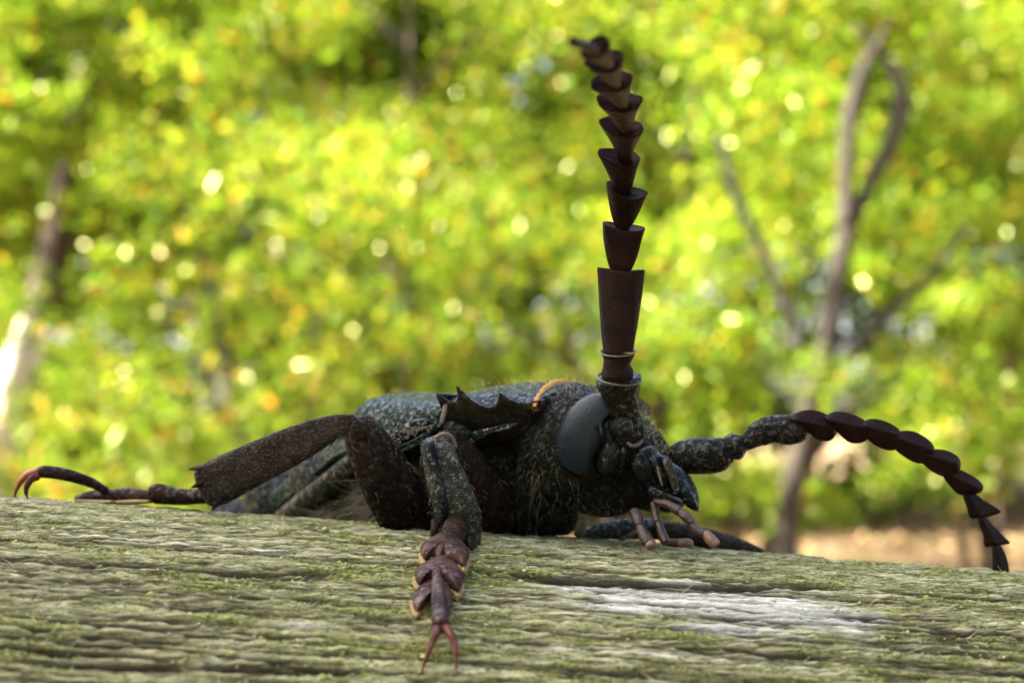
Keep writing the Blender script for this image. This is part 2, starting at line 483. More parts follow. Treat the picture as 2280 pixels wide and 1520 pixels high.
H = np.where(mask_fine, H, H * 0.6)
rad = R_LOG + H
thr = np.radians(TT)
P = SS[..., None] * LX + (rad * np.cos(thr))[..., None] * LZ - (rad * np.sin(thr))[..., None] * LY - LZ * R_LOG
i, j = np.meshgrid(np.arange(ns - 1), np.arange(nt_), indexing='ij')
a = (i * nt_ + j).ravel(); b = (i * nt_ + (j + 1) % nt_).ravel()
FQ = np.stack([a, b, b + nt_, a + nt_], 1)

# colour masks kept with the wood: bare pale patch, dark stains, algae
pu, pv = log_sd(1590, 1342); pv *= R_LOG * math.pi / 180
du = (U - pu) / 6.0; dv = (V_ - pv) / 2.8
bare = 1.9 * np.exp(-(du ** 2 + dv ** 2) ** 1.4) * np.clip(0.75 + 0.5 * vnoise(U * 0.35, V_ * 1.6, 51) + 0.35 * vnoise(U * 1.4, V_ * 3.0, 52), 0, 1.3)
for (bx, by, su, sv, k) in [(300, 1180, 7, 0.5, .6), (1000, 1190, 9, .6, .7), (560, 1220, 6, .6, .55), (720, 1390, 5, .9, .5), (1400, 1450, 6, .8, .5), (950, 1200, 12, .5, .5)]:
    qu, qv = log_sd(bx, by); qv *= R_LOG * math.pi / 180
    bare = bare + k * np.exp(-((U - qu) / su) ** 2 - ((V_ - qv) / sv) ** 2) * np.clip(0.6 + 0.7 * vnoise(U * 0.5, V_ * 2, 53), 0, 1)
for (bx, by, su, sv, k) in [(1490, 1375, 1.6, 0.4, .9)]:
    qu, qv = log_sd(bx, by); qv *= R_LOG * math.pi / 180
    bare = bare - k * np.exp(-((U - qu) / su) ** 2 - ((V_ - qv) / sv) ** 2)
algae = np.clip(0.55 + 0.6 * vnoise(U * 0.16, V_ * 0.6, 61) + 0.4 * vnoise(U * 0.7, V_ * 1.8, 62) + 0.35 * vnoise(U * 2.6, V_ * 4, 63) + 0.012 * (TT - 10) - 1.5 * bare, 0, 1)

def wood_mat():
    a = NT('weathered_wood'); v = a.coords((1000, 1000, 1000), (0, TILT, 0))
    st = a.n("ShaderNodeVectorMath", operation='MULTIPLY'); st.inputs[1].default_value = (0.09, 1, 1); a.l(v, st.inputs[0])
    at = lambda k: (lambda nd: (setattr(nd, 'attribute_name', k), nd.outputs["Fac"])[1])(a.n("ShaderNodeAttribute"))
    fib = a.noise(st.outputs[0], 5.5, 6, 0.8)
    fine = a.noise(v, 5.0, 4, 0.7)
    wood = a.ramp(fib, [(0.38, (0.05, 0.036, 0.014)), (0.46, (0.24, 0.22, 0.10)), (0.52, (0.48, 0.46, 0.24)), (0.60, (0.68, 0.65, 0.40))])
    pale = a.ramp(fib, [(0.36, (0.36, 0.33, 0.22)), (0.44, (0.62, 0.60, 0.46)), (0.58, (0.80, 0.78, 0.66))])
    c = a.mix(a.ramp(at("bare"), [(0.25, (0, 0, 0)), (0.75, (1, 1, 1))]), wood, pale)
    green = a.ramp(fine, [(0.32, (0.035, 0.045, 0.008)), (0.45, (0.14, 0.155, 0.028)), (0.55, (0.27, 0.28, 0.056)), (0.66, (0.46, 0.44, 0.12))])
    am = a.math('MULTIPLY', at("algae"), a.ramp(a.noise(st.outputs[0], 1.7, 6, 0.7), [(0.40, (0.1, 0.1, 0.1)), (0.56, (1, 1, 1))]))
    c = a.mix(am, c, green)
    # shade of grooves and splits painted into the wood colour
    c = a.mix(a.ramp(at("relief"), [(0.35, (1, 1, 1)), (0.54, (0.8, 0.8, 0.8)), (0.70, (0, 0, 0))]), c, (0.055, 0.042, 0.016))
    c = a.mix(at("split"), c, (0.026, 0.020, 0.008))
    sp = a.ramp(a.noise(v, 2.2, 3, 0.6), [(0.66, (0, 0, 0)), (0.74, (1, 1, 1))])
    c = a.mix(a.math('MULTIPLY', sp, 0.55), c, (0.045, 0.045, 0.03))
    a.l(c, a.b.inputs["Base Color"]); a.b.inputs["Roughness"].default_value = 0.85
    a.b.inputs["Specular IOR Level"].default_value = 0.25
    b = a.bump(fib, 0.00030); b = a.bump(fine, 0.00022, 1.0, b)
    a.l(b, a.b.inputs["Normal"])
    return a.m
M['wood'] = wood_mat()
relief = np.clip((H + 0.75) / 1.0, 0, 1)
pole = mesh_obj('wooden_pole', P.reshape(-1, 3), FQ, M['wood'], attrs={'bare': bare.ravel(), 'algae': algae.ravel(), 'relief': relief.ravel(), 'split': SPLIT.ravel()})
tag(pole, 'weathered grey-green wooden pole with cracks and algae, under the beetle', 'wooden pole')
for sx in (-620, 620):                       # the posts it is nailed to, outside the picture
    top = sx * LX - LZ * (R_LOG * 1.7)
    a = np.linspace(0, 2 * math.pi, 20, endpoint=False)
    ring = np.stack([np.cos(a) * 48, np.sin(a) * 48, 0 * a], 1)
    V, F = loft([ring + [top[0], top[1], -920], ring + [top[0], top[1], -400], ring * 0.97 + top])
    mesh_obj('post', V, F, M['wood'], pole, sharp=40, attrs={'bare': np.zeros(len(V)), 'algae': np.full(len(V), 0.6), 'relief': np.full(len(V), .8), 'split': np.zeros(len(V))})

# crumbs of algae and fine splinters on the wood
def pole_point(u, t, lift=0.0):
    iu = np.clip(np.searchsorted(S, u), 0, ns - 1); it = np.clip(np.searchsorted(t_f, t), 0, len(t_f) - 1)
    hh = H[iu, it]; r = R_LOG + hh + lift; t = np.radians(t)
    return u[:, None] * LX + (r * np.cos(t))[:, None] * LZ - (r * np.sin(t))[:, None] * LY - LZ * R_LOG, hh, algae[iu, it], bare[iu, it]

def crumbs(n, seed):
    r = np.random.default_rng(seed)
    u = r.uniform(-30, 30, n * 4); t = r.uniform(-7, 31, n * 4)
    P0, hh, al, ba = pole_point(u, t)
    keep = (r.random(n * 4) < al ** 2 * (0.5 + 0.5 * vnoise(u * 0.5, t * 0.9, 77)) + 0.015) & (hh > -0.3)
    P0 = P0[keep][:n]; k = len(P0)
    oc = np.array([[1, 0, 0], [-1, 0, 0], [0, 1, 0], [0, -1, 0], [0, 0, 1], [0, 0, -1]], float)
    of = np.array([[0, 2, 4], [2, 1, 4], [1, 3, 4], [3, 0, 4], [2, 0, 5], [1, 2, 5], [3, 1, 5], [0, 3, 5]])
    sz = r.lognormal(math.log(0.036), 0.42, (k, 1, 1)) * r.uniform(0.6, 1.5, (k, 6, 1))
    st = np.array([1.5, 1.0, 1.0])
    V = P0[:, None, :] + oc[None] * sz * st
    F = (of[None] + (np.arange(k) * 6)[:, None, None]).reshape(-1, 3)
    return V.reshape(-1, 3), F, np.repeat(r.random(k), 8)

def crumb_mat():
    a = NT('algae_crumb')
    at = a.n("ShaderNodeAttribute"); at.attribute_name = 'tone'
    c = a.ramp(at.outputs["Fac"], [(0.0, (0.07, 0.08, 0.02)), (0.5, (0.15, 0.165, 0.04)), (0.8, (0.23, 0.24, 0.065)), (0.95, (0.30, 0.30, 0.13)), (1.0, (0.42, 0.42, 0.32))])
    a.l(c, a.b.inputs["Base Color"]); a.b.inputs["Roughness"].default_value = 0.9
    return a.m
M['crumb'] = crumb_mat()
V, F, tone = crumbs(20000, 5)
tag(mesh_obj('algae_crumbs', V, F, M['crumb'], pole, attrs={'tone': tone}), kind='stuff')

def strands(roots, dirs, length, width, curl, rng, seg=3):
    """many fine tapering ribbons, each bent; roots (n,3), dirs (n,3), length (n,)"""
    n = len(roots)
    T = nrm(dirs); bend = nrm(rng.normal(size=(n, 3))) * curl
    sidev = nrm(np.cross(T, roots - CAM))
    Vs = []
    for q in range(seg + 1):
        f = q / seg
        c = roots + (T * f + bend * f * f) * length[:, None]
        wv = sidev * (width * (1 - 0.8 * f)) * 0.5
        Vs += [c - wv, c + wv]
    V = np.stack(Vs, 1).reshape(-1, 3)
    base = np.arange(n) * 2 * (seg + 1)
    F = np.concatenate([np.stack([base + 2 * q, base + 2 * q + 1, base + 2 * q + 3, base + 2 * q + 2], 1) for q in range(seg)])
    return V, F

r = np.random.default_rng(71)
n = 900
u = r.uniform(-30, 30, n); t = r.uniform(-6, 30, n)
P0, hh, al, ba = pole_point(u, t, -0.02)
outw = np.cos(np.radians(t))[:, None] * LZ - np.sin(np.radians(t))[:, None] * LY
D = LX * r.choice([-1, 1], n)[:, None] + outw * r.uniform(0.05, 0.8, n)[:, None] + LY * r.normal(0, 0.25, n)[:, None]
V, F = strands(P0, D, r.gamma(3, 0.12, n), 0.035, 0.35, r)
M['splinter'] = plain('wood_fibre', (0.50, 0.48, 0.36), 0.7, (0.30, 0.27, 0.15), 0.3)
tag(mesh_obj('wood_fibres', V, F, M['splinter'], pole), kind='stuff')

# ------------------------------------------------------------------ the beetle
# --- body: head, thorax and abdomen fused into one skin
B = MB()
for e in [  # px, py, depth, rx, ry, rz, rot
    (1264, 985, 79.7, 116, 136, 165, 6), (1375, 1000, 79.8, 152, 98, 135, 41), (1420, 1066, 79.5, 95, 66, 110, 20), (1330, 1085, 80, 110, 62, 110, 8),
    (1475, 1085, 79.0, 62, 48, 80, 38),
    (1180, 1070, 82.5, 112, 128, 140, 0), (1110, 1040, 83.5, 120, 150, 170, 0), (1235, 1130, 82.5, 62, 66, 110, 0),
    (1010, 1040, 84.0, 110, 150, 190, 0), (930, 1060, 86.5, 150, 138, 215, 15), (800, 1090, 90, 160, 112, 180, 25), (690, 1155, 95.5, 165, 92, 140, 32), (600, 1222, 102, 160, 80, 110, 34)]:
    B.add(*ellipsoid(*e))
Vb = np.vstack(B.v)
body = mesh_obj('longhorn_beetle', Vb, B.f, M['shell'], scale=1.0)   # millimetres while it is fused
rm = body.modifiers.new("fuse", 'REMESH'); rm.mode = 'VOXEL'; rm.voxel_size = 0.13
sm = body.modifiers.new("ease", 'SMOOTH'); sm.iterations = 6; sm.factor = 0.5
dg = bpy.context.evaluated_depsgraph_get()
me2 = bpy.data.meshes.new_from_object(body.evaluated_get(dg))
old = body.data; body.modifiers.clear(); body.data = me2; me2.name = 'longhorn_beetle'
nv = len(me2.vertices); co = np.zeros(nv * 3); me2.vertices.foreach_get("co", co); co = co.reshape(-1, 3)
no = np.zeros(nv * 3); me2.vertices.foreach_get("normal", no); no = no.reshape(-1, 3)
# lumpy, wrinkled skin
co = co + no * (0.05 * vnoise(co[:, 0] * 1.1 + co[:, 1], co[:, 2] * 1.1, 81) + 0.04 * vnoise(co[:, 0] * 2.6, co[:, 2] * 2.6 + co[:, 1], 82))[:, None]
BODY_P, BODY_N = co.copy(), no.copy()
me2.vertices.foreach_set("co", (co * MM).ravel()); me2.update()
me2.shade_smooth()
if not me2.materials: me2.materials.append(M['shell'])
bpy.data.meshes.remove(old)
tag(body, 'large black longhorn beetle with saw-toothed antennae clinging to the wooden pole', 'beetle')

# --- pronotum: a shield with three side spines
def pronotum():
    nu, nvv = 120, 46
    n_dir = np.array([-0.5, -0.86, 0]); far = -n_dir
    M0 = W(985, 900, 78.6); M1 = W(1186, 897, 76.6)
    # near margin offset outward (mm) and upward along the length, u = 0 rear .. 1 front
    us = np.linspace(0, 1, nu)
    SP = [(0.0, .46, .75), (.235, .80, .85), (.70, .46, .72), (1.0, .04, .02)]   # place along, height, outward reach of each spine
    LOW = [-.02, -.34, -.10]
    lift = np.zeros(nu); off = np.zeros(nu)
    for (ua, ha, oa), (ub, hb, ob), m_ in zip(SP, SP[1:], LOW):
        k = (us >= ua) & (us <= ub); x = (us[k] - ua) / (ub - ua)
        lift[k] = m_ + (ha - m_) * (1 - x) ** 3 + (hb - m_) * x ** 6
        off[k] = oa * (1 - x) ** 3.2 + ob * x ** 6
    half = 6.3
    top, low = [], []
    rows = []
    for u, o, z in zip(us, off, lift):
        base = M0 + (M1 - M0) * u
        C = base + far * half * (1 - 0.10 * u)
        crown = C + UPV * (1.15 - 0.30 * (u - .55) ** 2 * 3)
        row = []; pull = far * 1.1 * max(0, (u - .86) / .14) ** 1.5
        # skirt (hypomeron) under the margin, curving inward
        m = base + n_dir * o * 0.75 + UPV * z
        row.append(base + pull + far * 1.5 - UPV * (2.0 - 0.55 * u))
        row.append(base + pull + far * 0.7 - UPV * (1.5 - 0.4 * u))
        row.append(base + pull + far * 0.45 - UPV * (0.95 - 0.2 * u))
        row.append(base + pull + far * 0.18 - UPV * 0.50 + n_dir * o * 0.1)
        row.append(base + far * 0.05 - UPV * 0.20 + n_dir * o * 0.4 + UPV * z * 0.45)
        row.append(m - UPV * 0.07 + far * 0.03)
        row.append(m + UPV * 0.06 + far * 0.02)
        row.append(m + far * 0.16 + UPV * 0.05)
        # dorsal surface rises from a groove inside the margin
        for k, s in enumerate(np.linspace(0.05, 1, 18)):
            p = base + far * (s * half)
            rise = math.sin(min(1, s * 1.25) * math.pi / 2) ** 0.85
            zz = -0.12 * math.exp(-((s - .06) / .06) ** 2) + (np.dot(crown - C, UPV)) * rise
            row.append(p + UPV * (zz + z * math.exp(-s * 18)) + n_dir * o * 0.5 * math.exp(-s * 30))
        for s in np.linspace(1.06, 2, 14):      # far half mirrors
            s2 = 2 - s
            rise = math.sin(min(1, s2 * 1.25) * math.pi / 2) ** 0.85
            row.append(base + far * (s * half) + UPV * np.dot(crown - C, UPV) * rise)
        row.append(base + far * (2 * half - .3) - UPV * 1.2)
        row.append(base + far * (2 * half - 1.5) - UPV * 1.8)
        rows.append(np.array(row))
    fw = nrm(M1 - M0); last = rows[-1]; cen = last.mean(0)
    for a, b in ((0.97, 0.10), (0.86, 0.16), (0.6, 0.10)):
        rows.append(cen + (last - cen) * a + fw * b)
    V, F = loft(rows)
    return V, F
V, F = pronotum()
po = mesh_obj('pronotum', V, F, M['pronotum'], body, sharp=75)
po.data.materials.append(M['flank'])
pn = np.zeros(len(po.data.polygons), np.int32)
ring_n = 42
for q in range(len(pn)):
    if q < (123 - 1) * ring_n and (q % ring_n) < 6: pn[q] = 1
po.data.polygons.foreach_set("material_index", pn)

# orange fringe between pronotum and head
fr = []
for t in np.linspace(0, 1, 16):
    px = 1181 + 75 * t ** 1.25; py = 899 - 52 * math.sin(min(1, t * 1.02) * math.pi / 2) ** 0.9; d = 76.5 + 5.2 * t
    fr.append((px + 9, py + 5, d - 0.12, 2.5 + 9.5 * math.sin(0.02 + t * 2.7)))
V, F = limb(fr, n=10, m=2, flat=0.35)
fringe = mesh_obj('collar_fringe', V, F, M['band'], body)

# --- wing cases
def elytron(sections, flange=0.35):
    """each section: near margin, shoulder, top, far margin as (px,py,depth)"""
    A = spline(np.array([[c for p in s for c in p] for s in sections], float), 7)
    rows = []
    for a in A:
        M_, S_, T_, F_ = (W(*a[k:k + 3]) for k in (0, 3, 6, 9))
        inn = nrm(F_ - M_)
        arc = spline(np.array([M_, S_, T_, F_]), 9)
        row = [M_ + inn * 1.6 - UPV * 0.7, M_ + inn * 0.8 - UPV * 0.45, M_ + inn * 0.1 - UPV * 0.20, M_ - inn * flange * .8 - UPV * 0.10, M_ - inn * flange + UPV * 0.02, M_ - inn * flange * 0.7 + UPV * 0.10]
        row += list(arc[1:])
        row.append(F_ - UPV * 1.0); row.append((F_ + M_) / 2 - UPV * 1.2)
        rows.append(np.array(row))
    return loft(rows)
secs = [[(990, 948, 78.8), (1000, 903, 79.8), (1120, 881, 84), (1255, 945, 89)],
        [(955, 968, 79.2), (960, 897, 80.2), (1075, 880, 84.6), (1210, 950, 89.5)],
        [(890, 996, 80.0), (893, 897, 81.2), (1020, 879, 85.4), (1150, 960, 90.5)],
        [(820, 1000, 81.6), (815, 894, 83.0), (930, 888, 87), (1060, 980, 92)],
        [(757, 1012, 84.0), (760, 948, 85.5), (850, 955, 89.5), (960, 1040, 95)],
        [(675, 1082, 88.5), (664, 1043, 90.0), (770, 1046, 94), (880, 1120, 99)],
        [(590, 1153, 94.0), (567, 1132, 95.5), (680, 1146, 99), (790, 1200, 104)],
        [(490, 1236, 100), (470, 1215, 101.5), (570, 1236, 104), (670, 1282, 108)],
        [(430, 1290, 104), (420, 1280, 105), (470, 1296, 107), (530, 1320, 109)]]
V, F = elytron(secs)
mesh_obj('wing_case', V, F, M['elytra'], body, sharp=60)
# dark glossy under-edge below the wing case
V, F = limb([(786, 1030, 82.6, 24), (722, 1086, 85.6, 27), (660, 1136, 88.6, 28), (580, 1200, 93.5, 26)], flat=0.6)
mesh_obj('wing_case_edge', V, F, M['gloss'], body)
# side plates of the thorax
for nm, out, bulge, mat in [
    ('side_plate', [(842, 1000, 80.4), (868, 965, 79.8), (915, 936, 79.2), (956, 932, 78.9), (948, 958, 78.8), (905, 985, 79.4)], 0.30, 'gloss'),
    ('side_plate', [(976, 960, 78.8), (1005, 935, 78.4), (1040, 952, 78.0), (1062, 975, 77.9), (1050, 1040, 78.4), (1020, 1050, 78.9), (985, 1010, 79.0)], 0.35, 'shell'),
    ('side_plate', [(1040, 962, 77.9), (1100, 948, 77.3), (1158, 938, 77.0), (1135, 955, 77.0), (1085, 966, 77.4), (1055, 985, 77.8)], 0.22, 'gloss')]:
    V, F = dome_plate(np.array(out, float), bulge); mesh_obj(nm, V, F, M[mat], body)
V, F = limb([(872, 1012, 79.9, 5), (905, 1000, 79.3, 5), (940, 978, 78.8, 5), (968, 948, 78.4, 5), (982, 915, 78.3, 6)], n=8, flat=0.7)
mesh_obj('margin_ridge', V, F, M['elytra'], body)
V, F = limb([(984, 938, 78.1, 5), (989, 918, 78.2, 6), (992, 902, 78.3, 5)], n=10, flat=0.6)
mesh_obj('joint_membrane', V, F, M['cream'], body)
mb = MB()
rr = np.random.default_rng(12)
for k in range(90):                             # pale crust caught in the groove of the side plate
    px, py = rr.uniform(872, 950), 0
    py = 985 - (px - 872) * 0.45 + rr.uniform(-17, 9)
    e = ellipsoid(px, py, 78.95 - (px - 872) * 0.004, *rr.uniform(1.5, 4, 3), n=6, m=5)
    mb.add(*e)
mb.obj('dirt_crust', M['cream'], body)

# --- eye, cheek, mouth
eye_o = [(1236, 1012), (1237, 969), (1251, 934), (1275, 902), (1302, 882), (1330, 875), (1357, 882), (1372, 898), (1370, 914), (1352, 921), (1338, 932), (1340, 948), (1344, 970), (1341, 992), (1328, 1012), (1318, 1035), (1306, 1056), (1282, 1058), (1252, 1040)]
V, F = dome_plate(np.array([(x, y, 76.35 - (x - 1236) * 0.0062 + (y - 960) * 0.002) for x, y in eye_o], float), 1.05, 0.5, 16, power=2.2)
mesh_obj('eye', V, F, M['eye'], body)
V, F = dome_plate(np.array([(1316, 915, 75.6), (1332, 900, 75.6), (1356, 903, 75.5), (1372, 915, 75.4), (1366, 932, 75.4), (1345, 936, 75.5), (1324, 932, 75.6)], float), 0.35, 0.8)
mesh_obj('antenna_socket', V, F, M['pronotum'], body)
V, F = limb([(1350, 930, 75.2, 7), (1352, 955, 75.0, 6), (1358, 978, 74.9, 8), (1352, 998, 75.0, 6)], n=10, flat=0.6)
mesh_obj('eye_ridge', V, F, M['gloss'], body)
V, F = dome_plate(np.array([(1322, 1030, 76.0), (1332, 1000, 75.7), (1350, 982, 75.5), (1372, 982, 75.2), (1384, 1000, 75.1), (1380, 1028, 75.2), (1366, 1050, 75.4), (1348, 1060, 75.7), (1328, 1052, 76.0)], float), 0.75, 0.5)
mesh_obj('cheek', V, F, M['gloss'], body)
V, F = dome_plate(np.array([(1398, 1030, 75.4), (1408, 1008, 75.3), (1424, 1000, 75.2), (1440, 1014, 75.1), (1452, 1042, 75.1), (1450, 1066, 75.2), (1430, 1072, 75.4), (1408, 1056, 75.5)], float), 0.65, 0.5)
mesh_obj('mandible', V, F, M['gloss'], body)
V, F = dome_plate(np.array([(1424, 1000, 75.6), (1448, 992, 75.7), (1470, 1008, 75.7), (1486, 1040, 75.7), (1496, 1080, 75.6), (1478, 1092, 75.6), (1458, 1062, 75.5)], float), 0.5, 0.6)
mesh_obj('face_plate', V, F, M['gloss'], body)
V, F = dome_plate(np.array([(1480, 1036, 76.0), (1506, 1034, 76.4), (1530, 1052, 76.6), (1548, 1078, 76.4), (1557, 1106, 76.1), (1556, 1128, 75.9), (1540, 1126, 75.7), (1516, 1112, 75.6), (1492, 1092, 75.7), (1480, 1064, 75.8)], float), 0.75, 0.9)
mesh_obj('upper_lip', V, F, M['gloss'], body)
V, F = dome_plate(np.array([(1512, 1108, 75.5), (1530, 1106, 75.3), (1548, 1116, 75.3), (1558, 1130, 75.4), (1552, 1138, 75.4), (1530, 1128, 75.4)], float), 0.35, 0.8)
mesh_obj('mandible', V, F, M['gloss'], body)
for pts in ([(1463, 1038, 75.0, 4), (1468, 1058, 74.9, 5.5), (1474, 1080, 74.9, 3)], [(1484, 1036, 75.2, 3), (1492, 1056, 75.1, 4), (1500, 1078, 75.1, 3)], [(1498, 1086, 75.1, 4), (1504, 1098, 75.0, 4)]):
    V, F = limb([(p[0], p[1], p[2], p[3] * 0.6) for p in pts], n=8, flat=0.5); mesh_obj('mouth_seam', V, F, M['cream'], body)
V, F = dome_plate(np.array([(1470, 1012, 75.3), (1486, 1016, 75.2), (1500, 1040, 75.1), (1510, 1072, 75.0), (1512, 1098, 75.0), (1500, 1094, 75.0), (1488, 1066, 75.0), (1476, 1036, 75.1)], float), 0.3, 0.8)
mesh_obj('face_plate', V, F, M['leg_olive'], body)
V, F = dome_plate(np.array([(1436, 1076, 75.5), (1470, 1088, 75.2), (1500, 1100, 75.0), (1524, 1116, 74.9), (1510, 1124, 75.0), (1474, 1116, 75.2), (1442, 1100, 75.4)], float), 0.35, 0.8)
mesh_obj('mandible', V, F, M['gloss'], body)
V, F = dome_plate(np.array([(1376, 1000, 75.1), (1390, 990, 75.0), (1398, 1004, 74.9), (1392, 1030, 75.0), (1380, 1046, 75.2), (1374, 1026, 75.2)], float), 0.3, 0.8)
mesh_obj('cheek', V, F, M['gloss'], body)
mb = MB(); rr = np.random.default_rng(31)        # light grains of dust on the brow
for k in range(34):
    px = rr.uniform(1430, 1506); py = 940 + (px - 1430) * 0.95 + rr.uniform(0, 34)
    mb.add(*ellipsoid(px, py, 77.0 - rr.uniform(0, .5), *rr.uniform(1.2, 3.2, 3), n=6, m=5))
mb.obj('dust', M['cream'], body)
# pale sensory collar at the antenna foot
V, F = limb([(1398, 985, 74.6, 4), (1408, 992, 74.4, 5), (1420, 990, 74.4, 5), (1430, 980, 74.6, 4)], n=8, flat=0.8)
mesh_obj('antenna_collar', V, F, M['rim'], body)

# --- palps
def chain(name, kids, runs, mats, parent):
    """first run becomes the part, the others its sub-parts"""
    root = None
    for i, (nodes, mt) in enumerate(zip(runs, mats)):
        V, F = limb(nodes, n=14, m=5)
        o = mesh_obj(name if root is None else kids, V, F, M[mt], root or parent)
        root = root or o
    return root
chain('palp', 'palp_segment', [[(1412, 1140, 75.6, 12.9), (1420, 1155, 75.2, 13.8), (1424, 1168, 75.0, 11.2)], [(1425, 1170, 75.0, 10.3), (1434, 1190, 74.7, 13.8), (1444, 1206, 74.5, 14.6)], [(1446, 1206, 74.5, 12.9), (1450, 1216, 74.3, 12.0)]], ['palp', 'palp', 'palp_tip'], body)
chain('palp', 'palp_segment', [[(1456, 1120, 75.6, 10.3), (1460, 1142, 75.4, 8.6), (1464, 1160, 75.2, 9.5)], [(1466, 1163, 75.2, 8.6), (1474, 1188, 75.0, 10.3), (1482, 1206, 74.8, 11.2)]], ['palp', 'palp'], body)
chain('palp', 'palp_segment', [[(1458, 1115, 75.2, 7.7), (1485, 1121, 74.8, 10.3), (1512, 1137, 74.5, 11.2)], [(1514, 1138, 74.5, 9.5), (1526, 1148, 74.3, 11.2), (1540, 1162, 74.2, 10.3)], [(1540, 1166, 74.2, 8.6), (1552, 1180, 74.1, 9.5), (1572, 1190, 74.0, 9.5)], [(1570, 1186, 74.0, 9.5), (1582, 1200, 73.9, 12.9), (1594, 1212, 73.8, 12.0)]], ['palp', 'palp', 'palp', 'palp_tip'], body)
chain('palp', 'palp_segment', [[(1478, 1206, 76.6, 7.7), (1500, 1208, 76.6, 9.5), (1515, 1208, 76.6, 9.5)], [(1514, 1208, 76.5, 9.5), (1530, 1208, 76.4, 10.3), (1540, 1210, 76.3, 7.7)]], ['palp', 'palp_tip'], body)

# --- antennae
def segment(p0, p1, wl, wr, r0, thick, rise=0.0, power=1.0, cup=0.45, lobe=0.0):
    """saw-tooth joint: narrow foot p0, wide hollow rim p1 with lobes wl (left/lower) and wr (right/upper), all px; rise lifts the right lobe"""
    P0, P1 = W(*p0), W(*p1); d = (p0[2] + p1[2]) / 2
    ax = P1 - P0; L = np.linalg.norm(ax); t = ax / L; view = nrm((P0 + P1) / 2 - CAM)
    e1 = nrm(np.cross(t, view)); e2 = np.cross(t, e1)          # e1 = to the right of travel
    ang = np.linspace(0, 2 * math.pi, 26, endpoint=False)
    ca, sa = np.cos(ang), np.sin(ang)
    rings = []
    k = d / FPX
    def ring(f, shrink=1.0, drop=0.0):
        q = f ** power
        a = np.where(ca > 0, r0 + (wr - r0) * q, r0 + (wl - r0) * q) * k * shrink
        th = (r0 * 0.9 + (thick - r0 * 0.9) * f) * k * shrink
        axial = f * L + (rise * np.clip(ca, -0.35, 1) + lobe * (np.abs(ca) ** 1.5 - 0.45)) * k * f ** 2 * shrink - drop * k
        wob = 1 + 0.05 * np.sin(ang * 3 + p0[1]) * f + 0.03 * np.sin(ang * 7 + p0[0] + f * 5)
        return P0 + np.outer(axial, t) + np.outer(ca * a * wob, e1) + np.outer(sa * th * wob, e2)
    for f in (0, .08, .18, .3, .42, .55, .68, .8, .9, .97): rings.append(ring(f))
    rings.append(ring(1.0, 0.985)); rings.append(ring(1.0, 0.93, -1.0)); rings.append(ring(1.0, 0.80, 3 * cup)); rings.append(ring(1.0, 0.45, 9 * cup)); rings.append(ring(1.0, 0.1, 10 * cup))
    return loft(rings)

# upright antenna
V, F = limb([(1402, 985, 75.6, 34), (1400, 958, 75.2, 38), (1393, 922, 74.9, 31), (1386, 890, 74.8, 38), (1380, 862, 74.7, 48), (1377, 842, 74.6, 51)], n=26, m=6, flat=0.95, roundend=False)
ant = mesh_obj('antenna', V, F, M['antenna_black'], body)
V, F = limb([(1376, 952, 74.2, 20), (1388, 950, 74.0, 24), (1398, 948, 74.1, 20)], n=16, flat=0.9); mesh_obj('antenna_joint', V, F, M['antenna_black'], ant)
def rim_ring(cx, cy, d, rx, ry, thick, rot=0, part=None, mat='rim'):
    c = W(cx, cy, d); k = d / FPX; a0 = math.radians(rot)
    rings = []
    for a in np.linspace(0, 2 * math.pi, 40, endpoint=False):
        q = c + RIGHT * (math.cos(a) * rx * math.cos(a0)) * k + UPV * (math.sin(a) * ry - math.cos(a) * rx * math.sin(a0)) * k - FWD * (math.sin(-a) * rx * 0.9 * k)
        o = nrm(q - c); b = np.linspace(0, 2 * math.pi, 8, endpoint=False)
        rings.append(q + np.outer(np.cos(b) * thick * k, o) + np.outer(np.sin(b) * thick * k, UPV))
    rings.append(rings[0])
    V, F = loft(rings, False, False); return mesh_obj('rim', V, F, M[mat], part)
rim_ring(1378, 843, 74.6, 49, 13, 3.0, 4, ant)
V, F = limb([(1377, 846, 74.4, 33), (1374, 828, 74.3, 36), (1372, 812, 74.2, 29), (1374, 800, 74.2, 32), (1376, 784, 74.2, 39)], n=24, m=6, flat=0.95, roundend=False)
mesh_obj('antenna_segment', V, F, M['antenna'], ant)
rim_ring(1376, 783, 74.1, 38, 10, 2.4, -2, ant)
for a in [((1377, 782, 74.1), (1383, 601, 73.8), 53, 54, 33, 30, 2, 0.85, 0.45, 4),
          ((1381, 604, 73.8), (1391, 505, 73.0), 47, 49, 19, 26, 3, 0.6, 0.45, 5),
          ((1386, 506, 73.0), (1400, 426, 71.6), 42, 52, 15, 25, 9, 0.75, 0.45, 7),
          ((1388, 428, 71.8), (1394, 352, 69.8), 32, 63, 16, 25, 12, 1.1, 0.45, 10),
          ((1391, 358, 69.9), (1396, 283, 67.4), 37, 62, 14, 25, 15, 1.5, 0.45, 13),
          ((1393, 294, 67.6), (1388, 226, 64.7), 41, 62, 14, 25, 17, 1.6, 0.45, 14),
          ((1388, 238, 65.0), (1372, 180, 61.8), 37, 60, 14, 25, 20, 1.6, 0.45, 14),
          ((1374, 192, 62.2), (1356, 135, 57.6), 32, 54, 12, 25, 18, 1.5, 0.45, 12),
          ((1358, 146, 58.0), (1330, 105, 52.5), 30, 38, 12, 22, 10, 1.3, 0.45, 8),
          ((1334, 114, 53.0), (1274, 93, 48.5), 11, 11, 13, 9, 2, 0.5)]:
    V, F = segment(*a); mesh_obj('antenna_segment', V, F, M['antenna'], ant, sharp=55)

